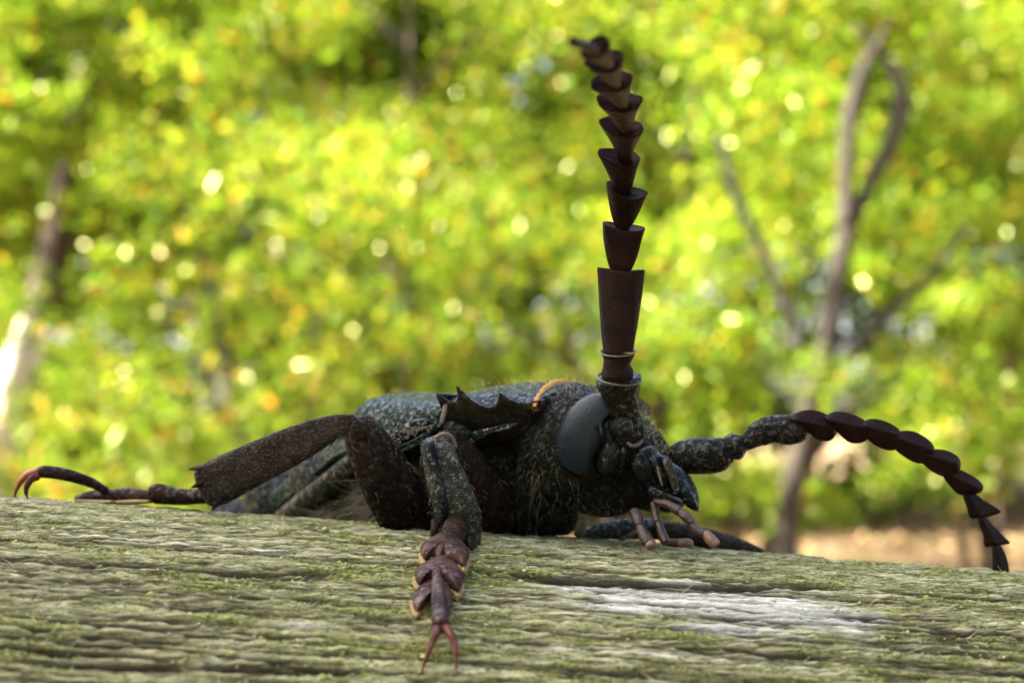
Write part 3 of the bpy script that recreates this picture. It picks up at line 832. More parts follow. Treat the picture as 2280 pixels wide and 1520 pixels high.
# outstretched antenna on the far side of the head
V, F = limb([(1506, 1016, 79.6, 30), (1520, 1017, 79.2, 38), (1550, 1015, 79.0, 41), (1585, 1014, 79.0, 41), (1610, 1010, 79.0, 37), (1622, 1008, 79.0, 29)], n=26, m=6, flat=0.95)
ant2 = mesh_obj('antenna', V, F, M['antenna_black'], body)
V, F = limb([(1616, 1006, 79.0, 22), (1630, 997, 79.0, 31), (1642, 992, 79.0, 30), (1652, 988, 79.0, 22)], n=20, m=6); mesh_obj('antenna_segment', V, F, M['antenna_black'], ant2)
V, F = limb([(1646, 992, 79.0, 17), (1666, 982, 79.0, 20), (1690, 966, 79.0, 29), (1720, 955, 79.0, 31), (1755, 957, 79.0, 34), (1782, 954, 79.0, 30), (1796, 951, 79.0, 18)], n=22, m=6, flat=0.8); mesh_obj('antenna_segment', V, F, M['antenna_black'], ant2)
def blade(outline, ridge, d, bulge, mat='antenna'):
    """flattened saw-tooth joint traced by its outline; ridge = keel line that catches the light"""
    cx, cy = np.mean(outline, axis=0)
    O = np.array([(cx + (x - cx) * 1.15, cy + (y - cy) * 1.08, d) for x, y in outline], float)
    O = spline(np.vstack([O, O[:1]]), 4)[:-1]
    Pw = np.array([W(*p) for p in O]); view = nrm(Pw.mean(0) - CAM)
    r0, r1 = W(*ridge[0], d), W(*ridge[1], d); ax = r1 - r0; L2 = ax @ ax
    tt = np.clip(((Pw - r0) @ ax) / L2, 0, 1); foot = r0 + tt[:, None] * ax
    rings = []
    for s in (0.03, .12, .3, .5, .7, .86, .96, 1.0):
        rings.append(foot + (Pw - foot) * s - view * bulge * (1 - s) ** 0.9)
    for s in (.9, .6, .3, .03):
        rings.append(foot + (Pw - foot) * s + view * bulge * 0.7 * (1 - s) ** 0.8)
    return loft(rings)
def c7(pts): return [(1500 + x / 2.923, 880 + y / 2.923) for x, y in pts]
segs2 = [
    ([(770, 150), (830, 112), (900, 100), (970, 118), (1030, 160), (1048, 215), (1035, 262), (1000, 290), (930, 276), (850, 205)], [(790, 160), (1040, 215)], 78.7),
    ([(1000, 140), (1060, 112), (1120, 115), (1190, 140), (1240, 170), (1270, 215), (1260, 265), (1205, 302), (1130, 290), (1045, 200)], [(1005, 160), (1262, 215)], 78.5),
    ([(1240, 180), (1290, 158), (1350, 165), (1410, 190), (1455, 225), (1462, 268), (1440, 335), (1395, 350), (1320, 320), (1250, 255)], [(1245, 200), (1460, 258)], 78.4),
    ([(1440, 255), (1490, 238), (1560, 240), (1620, 270), (1665, 310), (1680, 355), (1655, 415), (1600, 434), (1530, 408), (1440, 330)], [(1445, 275), (1672, 352)], 78.4),
    ([(1660, 365), (1710, 355), (1770, 362), (1825, 390), (1850, 425), (1850, 470), (1820, 505), (1760, 522), (1690, 490), (1630, 430), (1640, 385)], [(1640, 385), (1845, 445)], 78.5),
    ([(1790, 490), (1845, 480), (1910, 510), (1970, 550), (2000, 590), (1985, 625), (1940, 640), (1865, 640), (1820, 600), (1765, 520)], [(1775, 500), (1975, 600)], 78.8),
    ([(1905, 640), (1945, 632), (2010, 680), (2085, 730), (2108, 756), (2060, 778), (1980, 792), (1935, 788), (1915, 720), (1895, 660)], [(1915, 645), (2000, 780)], 79.1),
    ([(1988, 792), (2030, 792), (2080, 850), (2140, 915), (2172, 955), (2120, 966), (2032, 976), (2018, 900), (1992, 830)], [(2008, 795), (2090, 960)], 79.4),
    ([(2078, 976), (2116, 966), (2150, 1020), (2168, 1080), (2174, 1150), (2130, 1154), (2086, 1146), (2080, 1060)], [(2095, 975), (2130, 1145)], 79.6)]
for out, rg, d in segs2:
    V, F = blade(c7(out), c7(rg), d, 0.42); mesh_obj('antenna_segment', V, F, M['antenna'], ant2, sharp=70)

# --- legs
def limb_fur(o, n, comb, ln, seed, mat, parent=None):
    r = np.random.default_rng(seed); me = o.data; k = len(me.vertices)
    c = np.zeros(k * 3); me.vertices.foreach_get("co", c); c = c.reshape(-1, 3) / MM
    q = np.zeros(k * 3); me.vertices.foreach_get("normal", q); q = q.reshape(-1, 3)
    idx = np.where(((c - CAM) * q).sum(1) < 0)[0]; e = r.choice(idx, n)
    P0 = c[e] + r.normal(0, 0.12, (n, 3)) * [1, .2, 1] - q[e] * 0.02
    V, F = strands(P0, RIGHT * comb[0] - UPV * comb[1] + q[e] * 0.3 + r.normal(0, .2, (n, 3)), r.gamma(5, ln / 5, n), 0.022, 0.4, r)
    tag(mesh_obj('fur', V, F, M[mat], parent or o), kind='stuff')
def teeth(parent, pts, mat):
    mb = MB()
    for base, tip, r in pts: mb.add(*spike(W(*base), W(*tip), r))
    return mb.obj('spur', M[mat], parent)

# middle leg stretched out behind
V, F = limb([(800, 942, 77.2, 34), (806, 960, 77.2, 44), (826, 1000, 77.4, 52), (858, 1060, 78.0, 62), (890, 1120, 79.2, 64), (920, 1180, 81, 62)], n=26, m=7, flat=0.6, power=2.4)
leg = mesh_obj('leg', V, F, M['leg_red'], body)
V, F = limb([(788, 944, 77.0, 22), (744, 950, 76.9, 27), (690, 974, 77.2, 38), (620, 1007, 77.8, 45), (545, 1043, 78.6, 49), (490, 1070, 79.3, 52), (462, 1083, 79.7, 48)], n=28, m=9, flat=0.42, power=2.9, roundend=True)
tib = mesh_obj('tibia', V, F, M['leg_brown'], leg)
V, F = dome_plate(np.array([(778, 958, 76.5), (792, 935, 76.2), (812, 936, 76.1), (822, 952, 76.1), (812, 974, 76.3), (792, 980, 76.6)], float), 0.12); mesh_obj('knee', V, F, M['leg_brown'], leg)
tp = [((478, 1040, 79.3), (418, 1044, 79.3), 0.26), ((452, 1074, 79.4), (424, 1086, 79.4), 0.2), ((500, 1098, 79.2), (470, 1137, 79.2), 0.28)]
rr = np.random.default_rng(3)
for q in range(40):                              # fine teeth on both edges
    f = rr.uniform(0.05, 0.98); up = q % 2
    ex = 760 + (470 - 760) * f; ey = (926 if up else 962) + ((1030 - 926) if up else (1122 - 962)) * f
    ex += 0 if up else 22
    tp.append(((ex, ey + (5 if up else -5), 78 + f), (ex - 6, ey - (4 if up else -9), 78 + f), 0.07))
teeth(leg, tp, 'leg_brown')
tarsi = [[(484, 1094, 80.6, 17), (450, 1103, 80.9, 16), (395, 1104, 81.4, 17), (352, 1098, 81.8, 22), (338, 1102, 81.9, 16)],
         [(344, 1104, 81.9, 12), (320, 1105, 82.1, 15), (280, 1102, 82.5, 17), (254, 1104, 82.8, 15)],
         [(262, 1106, 82.8, 12), (230, 1103, 83.0, 16), (196, 1106, 83.3, 13), (170, 1110, 83.5, 7)],
         [(236, 1092, 82.6, 9), (205, 1075, 82.2, 11), (168, 1062, 81.8, 13), (130, 1053, 81.6, 14), (98, 1050, 81.4, 14), (82, 1054, 81.3, 11)]]
for nd in tarsi:
    V, F = limb(nd, n=16, m=6, flat=1.1); mesh_obj('tarsal_segment', V, F, M['tarsus_dark'], leg)
for a_, b_ in (((462, 1117), (345, 1117)), ((335, 1116), (256, 1118)), ((250, 1117), (172, 1115))):
    V, F = limb([(a_[0], a_[1], 81.6, 4), ((a_[0] + b_[0]) / 2, a_[1] + 1, 82.0, 6), (b_[0], b_[1], 82.3, 4)], n=8, flat=3); mesh_obj('foot_pad', V, F, M['pad'], leg)
V, F = limb([(84, 1048, 81.2, 9), (62, 1056, 81.2, 8.5), (46, 1072, 81.4, 7), (36, 1092, 81.8, 4.5), (33, 1107, 82.2, 1.5)], n=12, m=6); mesh_obj('claw', V, F, M['claw_amber'], leg)
V, F = limb([(84, 1060, 80.8, 9), (70, 1066, 80.7, 8.5), (61, 1080, 80.8, 7), (58, 1096, 81.1, 4.5), (62, 1110, 81.4, 1.5)], n=12, m=6); mesh_obj('claw', V, F, M['claw'], leg)

# near foreleg stepping down the front of the pole
V, F = limb([(982, 985, 77.4, 38), (1010, 1010, 77.6, 46), (1060, 1080, 79, 62), (1110, 1150, 81, 64)], n=22, m=6, flat=0.7)
leg2 = mesh_obj('leg', V, F, M['leg_red'], body)
V, F = limb([(968, 978, 75.6, 24), (972, 992, 75.4, 36), (985, 1040, 75.0, 42), (1002, 1090, 74.8, 47), (1018, 1140, 74.9, 51), (1022, 1180, 75.2, 50), (1020, 1204, 75.6, 44)], n=30, m=9, flat=0.62, power=3.2, roundend=False)
tib2 = mesh_obj('tibia', V, F, M['leg_olive'], leg2, sharp=60)
V, F = limb([(958, 984, 74.7, 10), (958, 1000, 74.45, 12), (968, 1040, 74.1, 11), (982, 1090, 73.8, 10), (990, 1135, 73.8, 9), (984, 1165, 74.2, 8)], n=12, m=6, flat=0.8); mesh_obj('tibia_ridge', V, F, M['gloss'], leg2)
V, F = limb([(968, 974, 74.9, 4), (988, 966, 74.9, 5), (1006, 974, 75.1, 5), (1016, 996, 75.2, 4)], n=8, m=5); mesh_obj('joint_membrane', V, F, M['cream'], leg2)
tp = [((972, 1160, 74.6), (958, 1208, 74.2), 0.26), ((1058, 1180, 75.2), (1060, 1258, 74.6), 0.32), ((1010, 1196, 74.8), (1006, 1216, 74.6), 0.2)]
rr = np.random.default_rng(4)
for q in range(26):
    f = rr.uniform(0.05, 0.95)
    tp.append(((1012 + 56 * f, 1000 + 160 * f, 75), (1020 + 56 * f, 1006 + 160 * f, 75), 0.07))
    tp.append(((946 + 26 * f, 1010 + 150 * f, 75), (939 + 26 * f, 1020 + 150 * f, 75), 0.07))
teeth(leg2, tp, 'leg_brown')
V, F = dome_plate(np.array([(1036, 1150, 74.6), (1058, 1148, 74.8), (1072, 1172, 75.0), (1070, 1210, 74.9), (1064, 1258, 74.6), (1054, 1262, 74.5), (1044, 1222, 74.4), (1036, 1190, 74.4)], float), 0.35, 0.8); mesh_obj('tibia_lobe', V, F, M['leg_olive'], leg2)
V, F = dome_plate(np.array([(974, 1176, 74.4), (1000, 1178, 74.2), (1036, 1190, 74.3), (1044, 1206, 74.4), (1016, 1204, 74.3), (990, 1198, 74.3), (972, 1196, 74.5)], float), 0.3, 0.8); mesh_obj('tibia_rim', V, F, M['leg_brown'], leg2)

def heart(parent, tip_l, tip_r, root, notch, lift, bulge, w=1.0):
    """two-lobed foot joint lying on the pole: outline in pixels, depth from the pole's surface"""
    (rx, ry), (lx, ly), (qx, qy), (nx, ny) = root, tip_l, tip_r, notch
    out = [(rx - 20 * w, ry + 4), (rx, ry - 6), (rx + 20 * w, ry + 4), (qx - 2, ry + (qy - ry) * .45), (qx + 1, qy - 14), (qx - 10, qy), (qx - 24, qy - 8), (nx + 8, ny + 6), (nx, ny), (nx - 8, ny + 6), (lx + 24, ly - 8), (lx + 10, ly), (lx - 1, ly - 14), (lx + 2, ry + (ly - ry) * .45)]
    def pt(x, y, up):
        d = log_hit(x, max(y, 1200)); p = W(x, y, d); n = nrm(p - (p @ LX) * LX + LZ * R_LOG)
        return p + n * up
    cx, cy = (lx + qx + 2 * rx) / 4, (ry + (ly + qy) / 2) / 2
    O = spline(np.array([(x, y, 0) for x, y in out] + [(*out[0], 0)], float), 4)[:-1]
    rings = []
    for s in (0.03, .2, .4, .6, .78, .9, 1.0):
        rings.append(np.array([pt(cx + (x - cx) * s, cy + (y - cy) * s, lift + bulge * math.sqrt(max(0, 1 - s * s)) + 0.05) for x, y, _ in O]))
    for s in (.95, .5, .03):
        rings.append(np.array([pt(cx + (x - cx) * s, cy + (y - cy) * s, lift - 0.12) for x, y, _ in O]))
    return loft(rings)
def ground_limb(nodes, lift, **k):
    out = []
    for x, y, r, up in nodes:
        d = log_hit(x, max(y, 1200)); p = W(x, y, d); n = nrm(p - (p @ LX) * LX + LZ * R_LOG); q = p + n * (lift + up)
        X, Y, Z = project(q); out.append((X, Y, Z, r))
    return limb(out, **k)
V, F = ground_limb([(1018, 1212, 31, .8), (1006, 1230, 27, .7), (994, 1248, 23, .55)], 0.2, n=18, flat=0.7); mesh_obj('tarsal_segment', V, F, M['tarsus_dark'], leg2)
for (tl, tr, rt, nt2, lf) in [((934, 1282), (1040, 1296), (987, 1230), (984, 1276), .75), ((922, 1328), (1028, 1342), (983, 1272), (974, 1312), .55), ((918, 1374), (1006, 1388), (975, 1306), (967, 1340), .32)]:
    V, F = heart(leg2, tl, tr, rt, nt2, lf, 0.34); mesh_obj('tarsal_segment', V, F, M['tarsus'], leg2)
    g8 = lambda p: (p[0] + (p[0] - 978) * 0.05, p[1] + 4)
    V, F = heart(leg2, g8(tl), g8(tr), rt, nt2, lf - 0.24, 0.10, 1.1); limb_fur(mesh_obj('foot_pad', V, F, M['pad'], leg2), 150, (0, 0.5), 0.16, int(tl[1]), 'hair_gold', leg2)
V, F = ground_limb([(970, 1318, 11, .75), (971, 1345, 13, .75), (974, 1380, 17, .7), (977, 1408, 20, .6), (980, 1428, 20, .5)], 0.15, n=18, m=6); mesh_obj('tarsal_segment', V, F, M['tarsus'], leg2)
V, F = ground_limb([(974, 1424, 11, .5), (966, 1450, 9, .55), (952, 1478, 6, .4), (938, 1502, 2, .0)], 0.1, n=12, m=6); mesh_obj('claw', V, F, M['claw'], leg2)
V, F = ground_limb([(984, 1426, 12, .5), (998, 1444, 10, .6), (1011, 1468, 6.5, .45), (1016, 1496, 2, .0)], 0.1, n=12, m=6); mesh_obj('claw', V, F, M['claw'], leg2)

limb_fur(fringe, 160, (0.45, -0.3), 0.07, 20, 'band')
limb_fur(leg, 200, (0.35, 0.8), 0.22, 21, 'hair')
limb_fur(tib, 320, (-0.8, 0.4), 0.18, 22, 'hair', leg)
limb_fur(tib2, 240, (0.1, 0.9), 0.16, 23, 'hair', leg2)
limb_fur(leg2, 120, (0.3, 0.8), 0.22, 24, 'hair')

# far foreleg beyond the mouth
V, F = limb([(1288, 1200, 83.5, 10), (1330, 1184, 84.0, 18), (1380, 1178, 84.6, 22), (1430, 1176, 85.0, 24), (1470, 1180, 85.2, 22)], n=20, m=7, flat=0.8)
leg3 = mesh_obj('leg', V, F, M['leg_olive'], body)
V, F = limb([(1462, 1180, 84.6, 18), (1500, 1184, 84.6, 24), (1570, 1200, 84.6, 24), (1640, 1216, 84.4, 20), (1700, 1236, 84.2, 12), (1730, 1250, 84.0, 6)], n=22, m=8, flat=0.8); mesh_obj('tibia', V, F, M['leg_brown'], leg3)
V, F = limb([(1380, 1206, 84, 4), (1405, 1190, 83.8, 5), (1432, 1178, 83.8, 4)], n=8); mesh_obj('joint_membrane', V, F, M['cream'], leg3)
# far middle leg hidden behind the body is left out; base lobe of throat
V, F = dome_plate(np.array([(1278, 1192, 80.2), (1284, 1160, 80.0), (1300, 1150, 80.0), (1306, 1162, 80.2), (1300, 1192, 80.4)], float), 0.25); mesh_obj('throat_lobe', V, F, M['hair'], body)

# --- fur
def inside(poly, x, y):
    res = np.zeros(len(x), bool); n = len(poly)
    for i in range(n):
        x0, y0 = poly[i]; x1, y1 = poly[(i + 1) % n]
        if y0 == y1: continue
        c = ((y0 > y) != (y1 > y)) & (x < (x1 - x0) * (y - y0) / (y1 - y0) + x0)
        res ^= c
    return res
BX, BY, BZ = project(BODY_P)
facing = ((BODY_P - CAM) * BODY_N).sum(1) < 0
def fur(poly, n, comb, ln, width, seed, mat, out=0.5, curl=0.4, front=True, src=None):
    r = np.random.default_rng(seed)
    idx = np.where(inside(poly, BX, BY) & (facing if front else True))[0]
    if not len(idx): return
    k = r.choice(idx, n)
    P0 = BODY_P[k] + r.normal(0, 0.04, (n, 3)); N = BODY_N[k]
    c = RIGHT * comb[0] - UPV * comb[1]
    D = c + N * out + r.normal(0, 0.28, (n, 3))
    V, F = strands(P0 - N * 0.03, D, r.gamma(5, ln / 5, n), width, curl, r)
    tag(mesh_obj('fur', V, F, M[mat], body), kind='stuff')
fur([(850, 1050), (880, 1100), (890, 1185), (640, 1185), (690, 1148), (785, 1085)], 700, (-0.75, 0.35), 1.2, 0.034, 1, 'hair_pale', 0.25, 0.45)
fur([(1040, 985), (1200, 940), (1290, 1060), (1320, 1200), (1040, 1210)], 260, (-0.05, 0.75), 0.5, 0.022, 2, 'hair', 0.35, 0.5)
fur([(1165, 900), (1240, 900), (1250, 1080), (1180, 1100)], 70, (0.35, 0.5), 0.3, 0.02, 3, 'hair', 0.5, 0.5)
fur([(1185, 840), (1400, 840), (1290, 905), (1190, 905)], 200, (-0.1, -0.25), 0.22, 0.018, 4, 'hair_gold', 0.9, 0.4, False)
fur([(1400, 880), (1450, 890), (1540, 1030), (1500, 1060), (1440, 1000)], 220, (0.2, -0.2), 0.2, 0.018, 5, 'hair_gold', 0.9, 0.4, False)
fur([(1290, 1100), (1400, 1110), (1400, 1160), (1280, 1200)], 70, (-0.1, 0.6), 0.4, 0.025, 6, 'hair', 0.6, 0.5)
# short fur along the top of the pronotum
r = np.random.default_rng(9); n = 90
u = r.random(n); s = r.uniform(0.25, 1.2, n)
M0 = W(985, 900, 78.6); M1 = W(1186, 897, 76.6); far = np.array([0.5, 0.86, 0])
P0 = M0 + (M1 - M0) * u[:, None] + far * (s * 6.3)[:, None] + UPV * (1.13 * np.sin(np.minimum(1, s * 1.25) * math.pi / 2) ** 0.85)[:, None] - UPV * 0.02
V, F = strands(P0, UPV + r.normal(0, 0.4, (n, 3)), r.gamma(5, 0.055, n), 0.018, 0.4, r)
tag(mesh_obj('fur', V, F, M['hair_gold'], body), kind='stuff')

# ------------------------------------------------------------------ woodland behind
def bg(px, py, D):
    """a place D metres away in the direction of a pixel"""
    return W(px, py, D * 1000) * MM

def leaves(centres, radii, counts, size, seed, flat=0.75):
    """folded leaf blades scattered through clumps"""
    r = np.random.default_rng(seed)
    C, Tn = [], []
    for c, R, n in zip(centres, radii, counts):
        q = nrm(r.normal(size=(n, 3))) * (r.random((n, 1)) ** 0.45) * R
        q[:, 2] *= flat
        C.append(np.asarray(c) + q)
        Tn.append(np.clip(r.normal(0.37, 0.23, n) + r.normal(0, 0.06), 0, 0.9) * (r.random(n) < 0.985) + 0.0)
    C = np.vstack(C); tone = np.concatenate(Tn); n = len(C)
    tone = np.where(tone == 0, r.uniform(0.92, 1, n), tone)
    N = nrm(r.normal(size=(n, 3)) + [0, 0, 0.9])
    A = nrm(np.cross(N, r.normal(size=(n, 3)))); Bv = np.cross(N, A)
    L = size * r.uniform(0.55, 1.25, (n, 1)); Wd = L * r.uniform(0.38, 0.6, (n, 1))
    v0 = C - A * L * 0.5; v2 = C + A * L * 0.5 - N * L * 0.08
    v1 = C + Bv * Wd * 0.5 + N * Wd * 0.18; v3 = C - Bv * Wd * 0.5 + N * Wd * 0.18
    V = np.stack([v0, v1, v2, v3], 1).reshape(-1, 3); b = np.arange(n) * 4
    F = np.concatenate([np.stack([b, b + 1, b + 2], 1), np.stack([b, b + 2, b + 3], 1)])
    return V, F, np.concatenate([tone, tone])

def stem_mesh(runs, n=10):
    mb = MB()
    for run in runs:
        A = spline(np.array(run, float), 5); C = A[:, :3]; T = nrm(np.gradient(C, axis=0)); rings = []
        ang = np.linspace(0, 2 * math.pi, n, endpoint=False)
        for c, t, rad in zip(C, T, A[:, 3]):
            e1 = nrm(np.cross(t, [0.2, 0.9, 0.3])); e2 = np.cross(t, e1)
            w = 1 + 0.12 * np.sin(ang * 3 + c[2] * 4)
            rings.append(c + np.outer(np.cos(ang) * rad * w, e1) + np.outer(np.sin(ang) * rad * w, e2))
        mb.add(*loft(rings))
    return mb

def tree(name, label, cat, runs, clumps, leaf, seed, mat='leaf', bark='bark', group=None):
    base = np.array(runs[0][0][:3], float)
    root = bpy.data.objects.new(name, None); COL.objects.link(root)
    root.location = base; tag(root, label, cat, group)
    mb = stem_mesh([[(p[0] - base[0], p[1] - base[1], p[2] - base[2], p[3]) for p in run] for run in runs[:1]])
    mb.obj('trunk', M[bark], root, scale=1.0)
    for run in runs[1:]:
        stem_mesh([[(p[0] - base[0], p[1] - base[1], p[2] - base[2], p[3]) for p in run]], 8).obj('branch', M[bark], root, scale=1.0)
    if clumps:
        V, F, tone = leaves([np.array(c[0]) - base for c in clumps], [c[1] for c in clumps], [c[2] for c in clumps], leaf, seed)
        tag(mesh_obj('crown', V, F, M[mat], root, scale=1.0, smooth=False, attrs={'tone': tone}), kind='stuff')
    return root

def run_px(D, pts):
    """stem through pixels at D metres; radius in px"""
    return [(*bg(x, y, D + (dd[0] if dd else 0)), r * D / FPX) for x, y, r, *dd in pts]

# the forked tree on the right
D = 7.7
fork = run_px(D, [(1750, 1330, 34), (1755, 1200, 26), (1772, 1060, 28), (1812, 900, 32), (1842, 760, 26), (1862, 620, 20), (1888, 500, 17)])
fork[0] = (fork[0][0], fork[0][1], GZ - 0.1, fork[0][3] * 1.2)
br = [run_px(D, [(1888, 500, 21), (1886, 420, 17), (1888, 330, 17), (1896, 250, 18), (1925, 150, 15), (1958, 90, 9), (1980, 40, 3)]),
      run_px(D, [(1880, 540, 16), (1925, 440, 16), (1978, 330, 18), (2008, 250, 18), (1996, 170, 16), (1958, 125, 10), (1900, 60, 8)]),
      run_px(D, [(1815, 880, 15), (1790, 790, 14), (1762, 700, 13), (1700, 560, 11), (1640, 430, 10), (1600, 300, 8)]),
      run_px(D, [(1830, 840, 15), (1900, 780, 13), (1980, 700, 11), (2070, 610, 9), (2160, 500, 7)]),
      run_px(D, [(1770, 1080, 14), (1840, 980, 12), (1930, 900, 10), (2010, 830, 7)])]
cl = []
r = np.random.default_rng(101)
for k in range(70):
    x = r.uniform(1480, 2420); y = r.uniform(-320, 520)
    cl.append((bg(x, y, D + r.uniform(0.5, 4.5)), r.uniform(0.25, 0.55), int(r.uniform(180, 420))))
for k in range(26):
    x = r.uniform(1500, 2300); y = r.uniform(450, 900)
    cl.append((bg(x, y, D + r.uniform(1.0, 3.5)), r.uniform(0.2, 0.4), int(r.uniform(90, 220))))
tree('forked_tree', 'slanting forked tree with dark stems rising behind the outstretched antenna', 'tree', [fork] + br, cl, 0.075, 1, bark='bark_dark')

# the thick-stemmed tree on the left, sunlit at its foot
D = 9.0
tr = run_px(D, [(10, 1330, 60), (30, 1050, 48), (70, 820, 42), (110, 620, 38), (150, 420, 34), (185, 200, 28), (200, -60, 24), (215, -400, 16)])
tr[0] = (tr[0][0], tr[0][1], GZ - 0.1, tr[0][3] * 1.15)
br = [run_px(D, [(150, 430, 18), (80, 300, 13), (0, 200, 9), (-120, 60, 6)]), run_px(D, [(185, 260, 13), (240, 140, 9), (300, 20, 6)])]
cl = []
for k in range(60):
    x = r.uniform(-380, 640); y = r.uniform(-380, 360)
    cl.append((bg(x, y, D + r.uniform(-1.0, 2.0)), r.uniform(0.25, 0.55), int(r.uniform(180, 420))))
for k in range(14):
    pass
for k in range(46):
    cl.append((bg(r.uniform(-80, 420), r.uniform(-80, 330), D + r.uniform(-1.4, -0.3)), r.uniform(0.12, 0.28), int(r.uniform(60, 150))))
for k in range(24):
    cl.append((bg(r.uniform(-60, 330), r.uniform(340, 800), D + r.uniform(-0.9, 0.8)), r.uniform(0.12, 0.25), int(r.uniform(40, 110))))
tree('broad_tree', 'brown-trunked tree rising above the claws of the outstretched hind foot', 'tree', [tr] + br, cl, 0.075, 2)

# stem added far left, its pale bark paints the trunk's sunlit foot
D = 7.5
tr = run_px(D, [(-30, 1400, 66), (-4, 1150, 56), (14, 960, 46), (34, 840, 36), (52, 750, 22), (60, 700, 10)])
tr[0] = (tr[0][0], tr[0][1], GZ - 0.1, tr[0][3])
tree('sunlit_foot_stem', 'pale stem painted as the sunlit foot of the brown-trunked tree', 'tree trunk', [tr, run_px(D, [(24, 900, 20), (84, 800, 14), (110, 730, 6)])], [], 0.06, 3, bark='bark_sunlit')

def young_tree(label, px, D, x0, x1, seed, n):
    r = np.random.default_rng(seed)
    st = run_px(D, [(px, 1250, 13), (px + 10, 900, 10), (px - 8, 500, 8), (px + 14, 150, 6), (px + 5, -250, 3)])
    st[0] = (st[0][0], st[0][1], GZ - 0.1, st[0][3])
    cl = [(bg(r.uniform(x0, x1), r.uniform(-330, 560), D + r.uniform(-0.8, 1.2)), r.uniform(0.25, 0.5), int(r.uniform(120, 260))) for k in range(n)]
    br = [run_px(D, [(px, 500 - 130 * q, 8), (px + sg * 90, 400 - 130 * q, 6), (px + sg * 180, 330 - 130 * q, 3)]) for q, sg in enumerate((1, -1, 1, -1))]
    tree('young_tree', label, 'tree', [st] + br, cl, 0.07, seed, 'leaf_bright')
young_tree('slim young tree with a bright crown left of the upright antenna tip', 900, 11.0, 560, 1240, 21, 44)
young_tree('slim young tree with a bright crown just right of the upright antenna', 1530, 12.0, 1260, 1760, 22, 34)

# bushes: each a few stems and a loose crown
def bush(label, name, px, py, D, wpx, hpx, n, leaf, seed, mat):
    r = np.random.default_rng(seed)
    base = bg(px, py, D); base[2] = GZ - 0.05
    runs, cl = [], []
    k = D / FPX
    for q in range(4):
        tx = px + r.uniform(-.5, .5) * wpx; ty = py - hpx * r.uniform(.5, .95)
        tip = bg(tx, ty, D + r.uniform(-.4, .4)); midp = (base + tip) / 2 + [0.1 * r.normal(), 0, 0.15]
        runs.append([(*(base + [0.06 * q - .1, 0.03 * q, 0]), 0.03), (*midp, 0.02), (*tip, 0.006)])
    for q in range(n):
        x = px + r.normal(0, .42) * wpx; y = py - hpx * (0.12 + 1.0 * r.random())
        cl.append((bg(x, y, D + r.normal(0, 0.8)), r.uniform(0.08, 0.30), int(r.uniform(40, 130))))
    return tree(name, label, 'bush', runs, cl, leaf, seed, mat)
bush('bright yellow-green bush above the knee of the stretched hind leg', 'leafy_bush', 620, 1180, 7.0, 560, 780, 120, 0.062, 11, 'leaf_bright')
bush('yellow-green bush behind the beetle\'s back', 'leafy_bush', 980, 1180, 8.5, 420, 700, 80, 0.062, 12, 'leaf_bright')
bush('green bush directly behind the upright antenna', 'leafy_bush', 1400, 1180, 9.5, 420, 620, 70, 0.065, 13, 'leaf')
bush('green bush near the tip of the outstretched antenna', 'leafy_bush', 2200, 1150, 9.0, 360, 620, 76, 0.065, 14, 'leaf')
bush('low bush between the hind foot and its shin', 'leafy_bush', 250, 1200, 6.5, 300, 300, 44, 0.055, 15, 'leaf_bright')

bush('low brownish-green bush in front of the foot of the forked tree', 'leafy_bush', 1690, 1190, 9.4, 260, 130, 26, 0.06, 16, 'leaf')

# unseen tree added along the sun direction to keep the pole in shade
Dc = 5.2
cc = SUN_DIR * Dc
tb = (cc[0] - 1.6, cc[1] + 0.9, GZ - 0.1)
runs = [[(*tb, 0.16), (tb[0] + .2, tb[1], 1.2, 0.13), (tb[0] + .7, tb[1] - .3, 2.8, 0.10), (cc[0] - .2, cc[1], cc[2], 0.06), (cc[0] + .2, cc[1], cc[2] + 1, 0.03)]]
cl = []
for k in range(120):
    q = nrm(r.normal(size=3)) * r.random() ** (1 / 3) * np.array([1.7, 1.7, 1.1]); cl.append((cc + q, r.uniform(0.25, 0.5), 190))
tree('shade_tree', 'unseen tree added to keep the sun off the wooden pole', 'tree', runs, cl, 0.085, 4)

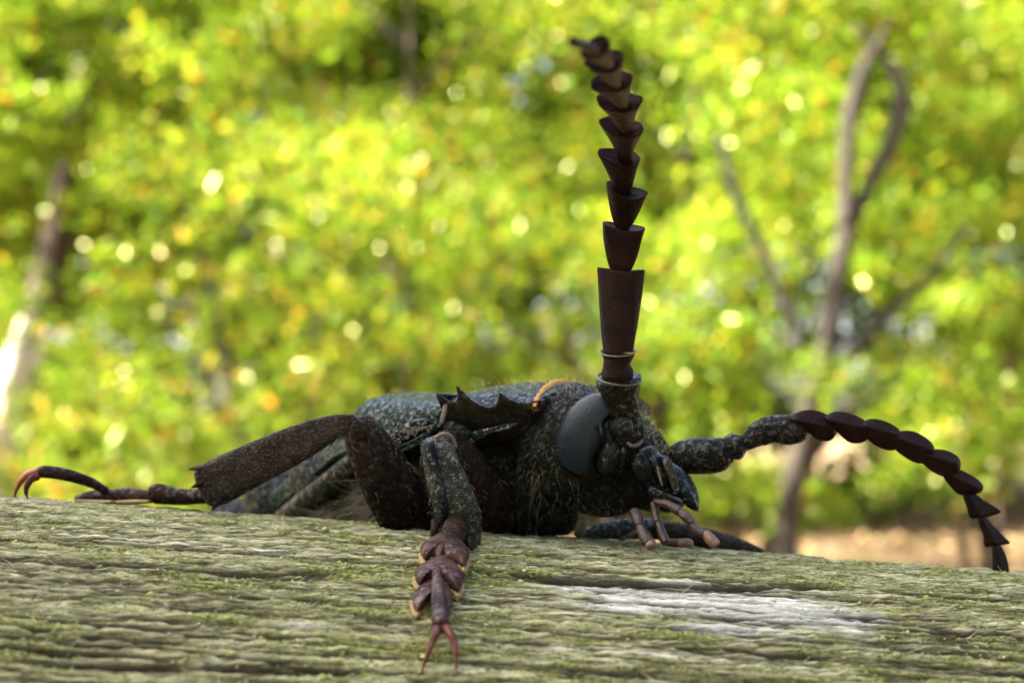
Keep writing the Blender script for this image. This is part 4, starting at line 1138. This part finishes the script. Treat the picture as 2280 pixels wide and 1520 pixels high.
# far wood, one mass
cs, rs, ns_ = [], [], []
r = np.random.default_rng(55)
for k in range(3500):
    Dd = r.uniform(13, 26); x = r.uniform(-1700, 3980); y = 1130 - (1130 + 420) * r.random() ** 0.95
    if k > 2300: y = r.uniform(-420, 500); x = r.uniform(-600, 2900)
    cs.append(bg(x, y, Dd)); rs.append(r.uniform(0.3, 0.75)); ns_.append(int(r.uniform(60, 190)))
V, F, tone = leaves(cs, rs, ns_, 0.17, 56)
wood = mesh_obj('woodland', V, F, M['leaf'], scale=1.0, smooth=False, attrs={'tone': tone})
tag(wood, 'blurred mass of sunlit green woodland leaves in the distance', 'woodland', kind='stuff')
ce, re_, ne = [], [], []
for k in range(760):                             # unseen wood added round the camera, leaves darkened to dim reflections
    az = math.radians(r.uniform(40, 320)); Dd = r.uniform(7, 13)
    ce.append(np.array([math.sin(az) * Dd, math.cos(az) * Dd, GZ + r.uniform(0.1, 7.5)])); re_.append(r.uniform(0.5, 1.0)); ne.append(int(r.uniform(60, 150)))
V, F, tone = leaves(ce, re_, ne, 0.17, 66)
tag(mesh_obj('added_dark_wood', V, F, M['leaf_darkened'], scale=1.0, smooth=False, attrs={'tone': tone}), 'unseen wood added round the clearing, its leaves darkened to dim reflections', 'woodland', kind='stuff')
mb = MB(); r = np.random.default_rng(57)
runs = []
for k in range(34):
    Dd = r.uniform(14, 26); x = r.uniform(-1500, 3800); p = bg(x, 1000, Dd); hgt = r.uniform(4, 8); rad = r.uniform(.02, .045); ln = r.normal(0, .25)
    runs.append([(p[0], p[1], GZ - .2, rad * 1.2), (p[0] + ln, p[1], GZ + hgt * .5, rad), (p[0] + ln * 2, p[1], GZ + hgt, rad * .5)])
tag(stem_mesh(runs, 7).obj('woodland_trunks', M['bark'], wood, scale=1.0), kind='stuff')
# fallen leaves on the ground
n = 24000; r = np.random.default_rng(58)
gx_ = r.uniform(-9, 9, n); gy_ = r.uniform(1.0, 24, n)
gz_ = GZ + 0.05 * vnoise(gx_ * 0.8, gy_ * 0.8, 3) + 0.16 * vnoise(gx_ * 0.23 + 9, gy_ * 0.23, 4) * np.clip((np.hypot(gx_, gy_) - 1.5) / 4, 0, 1)
V, F, tone = leaves(np.stack([gx_, gy_, gz_ + 0.03], 1), [0.02] * n, [1] * n, 0.08, 59)
def litter_mat():
    a = NT('fallen_leaf'); at = a.n("ShaderNodeAttribute"); at.attribute_name = 'tone'
    a.l(a.ramp(at.outputs["Fac"], [(0, (0.08, 0.04, 0.018)), (0.5, (0.24, 0.14, 0.055)), (1, (0.40, 0.27, 0.11))]), a.b.inputs["Base Color"])
    a.b.inputs["Roughness"].default_value = 0.7
    return a.m
M['litter'] = litter_mat()
tag(mesh_obj('fallen_leaves', V, F, M['litter'], scale=1.0, smooth=False, attrs={'tone': tone}), 'dry brown fallen leaves covering the woodland floor', kind='stuff')
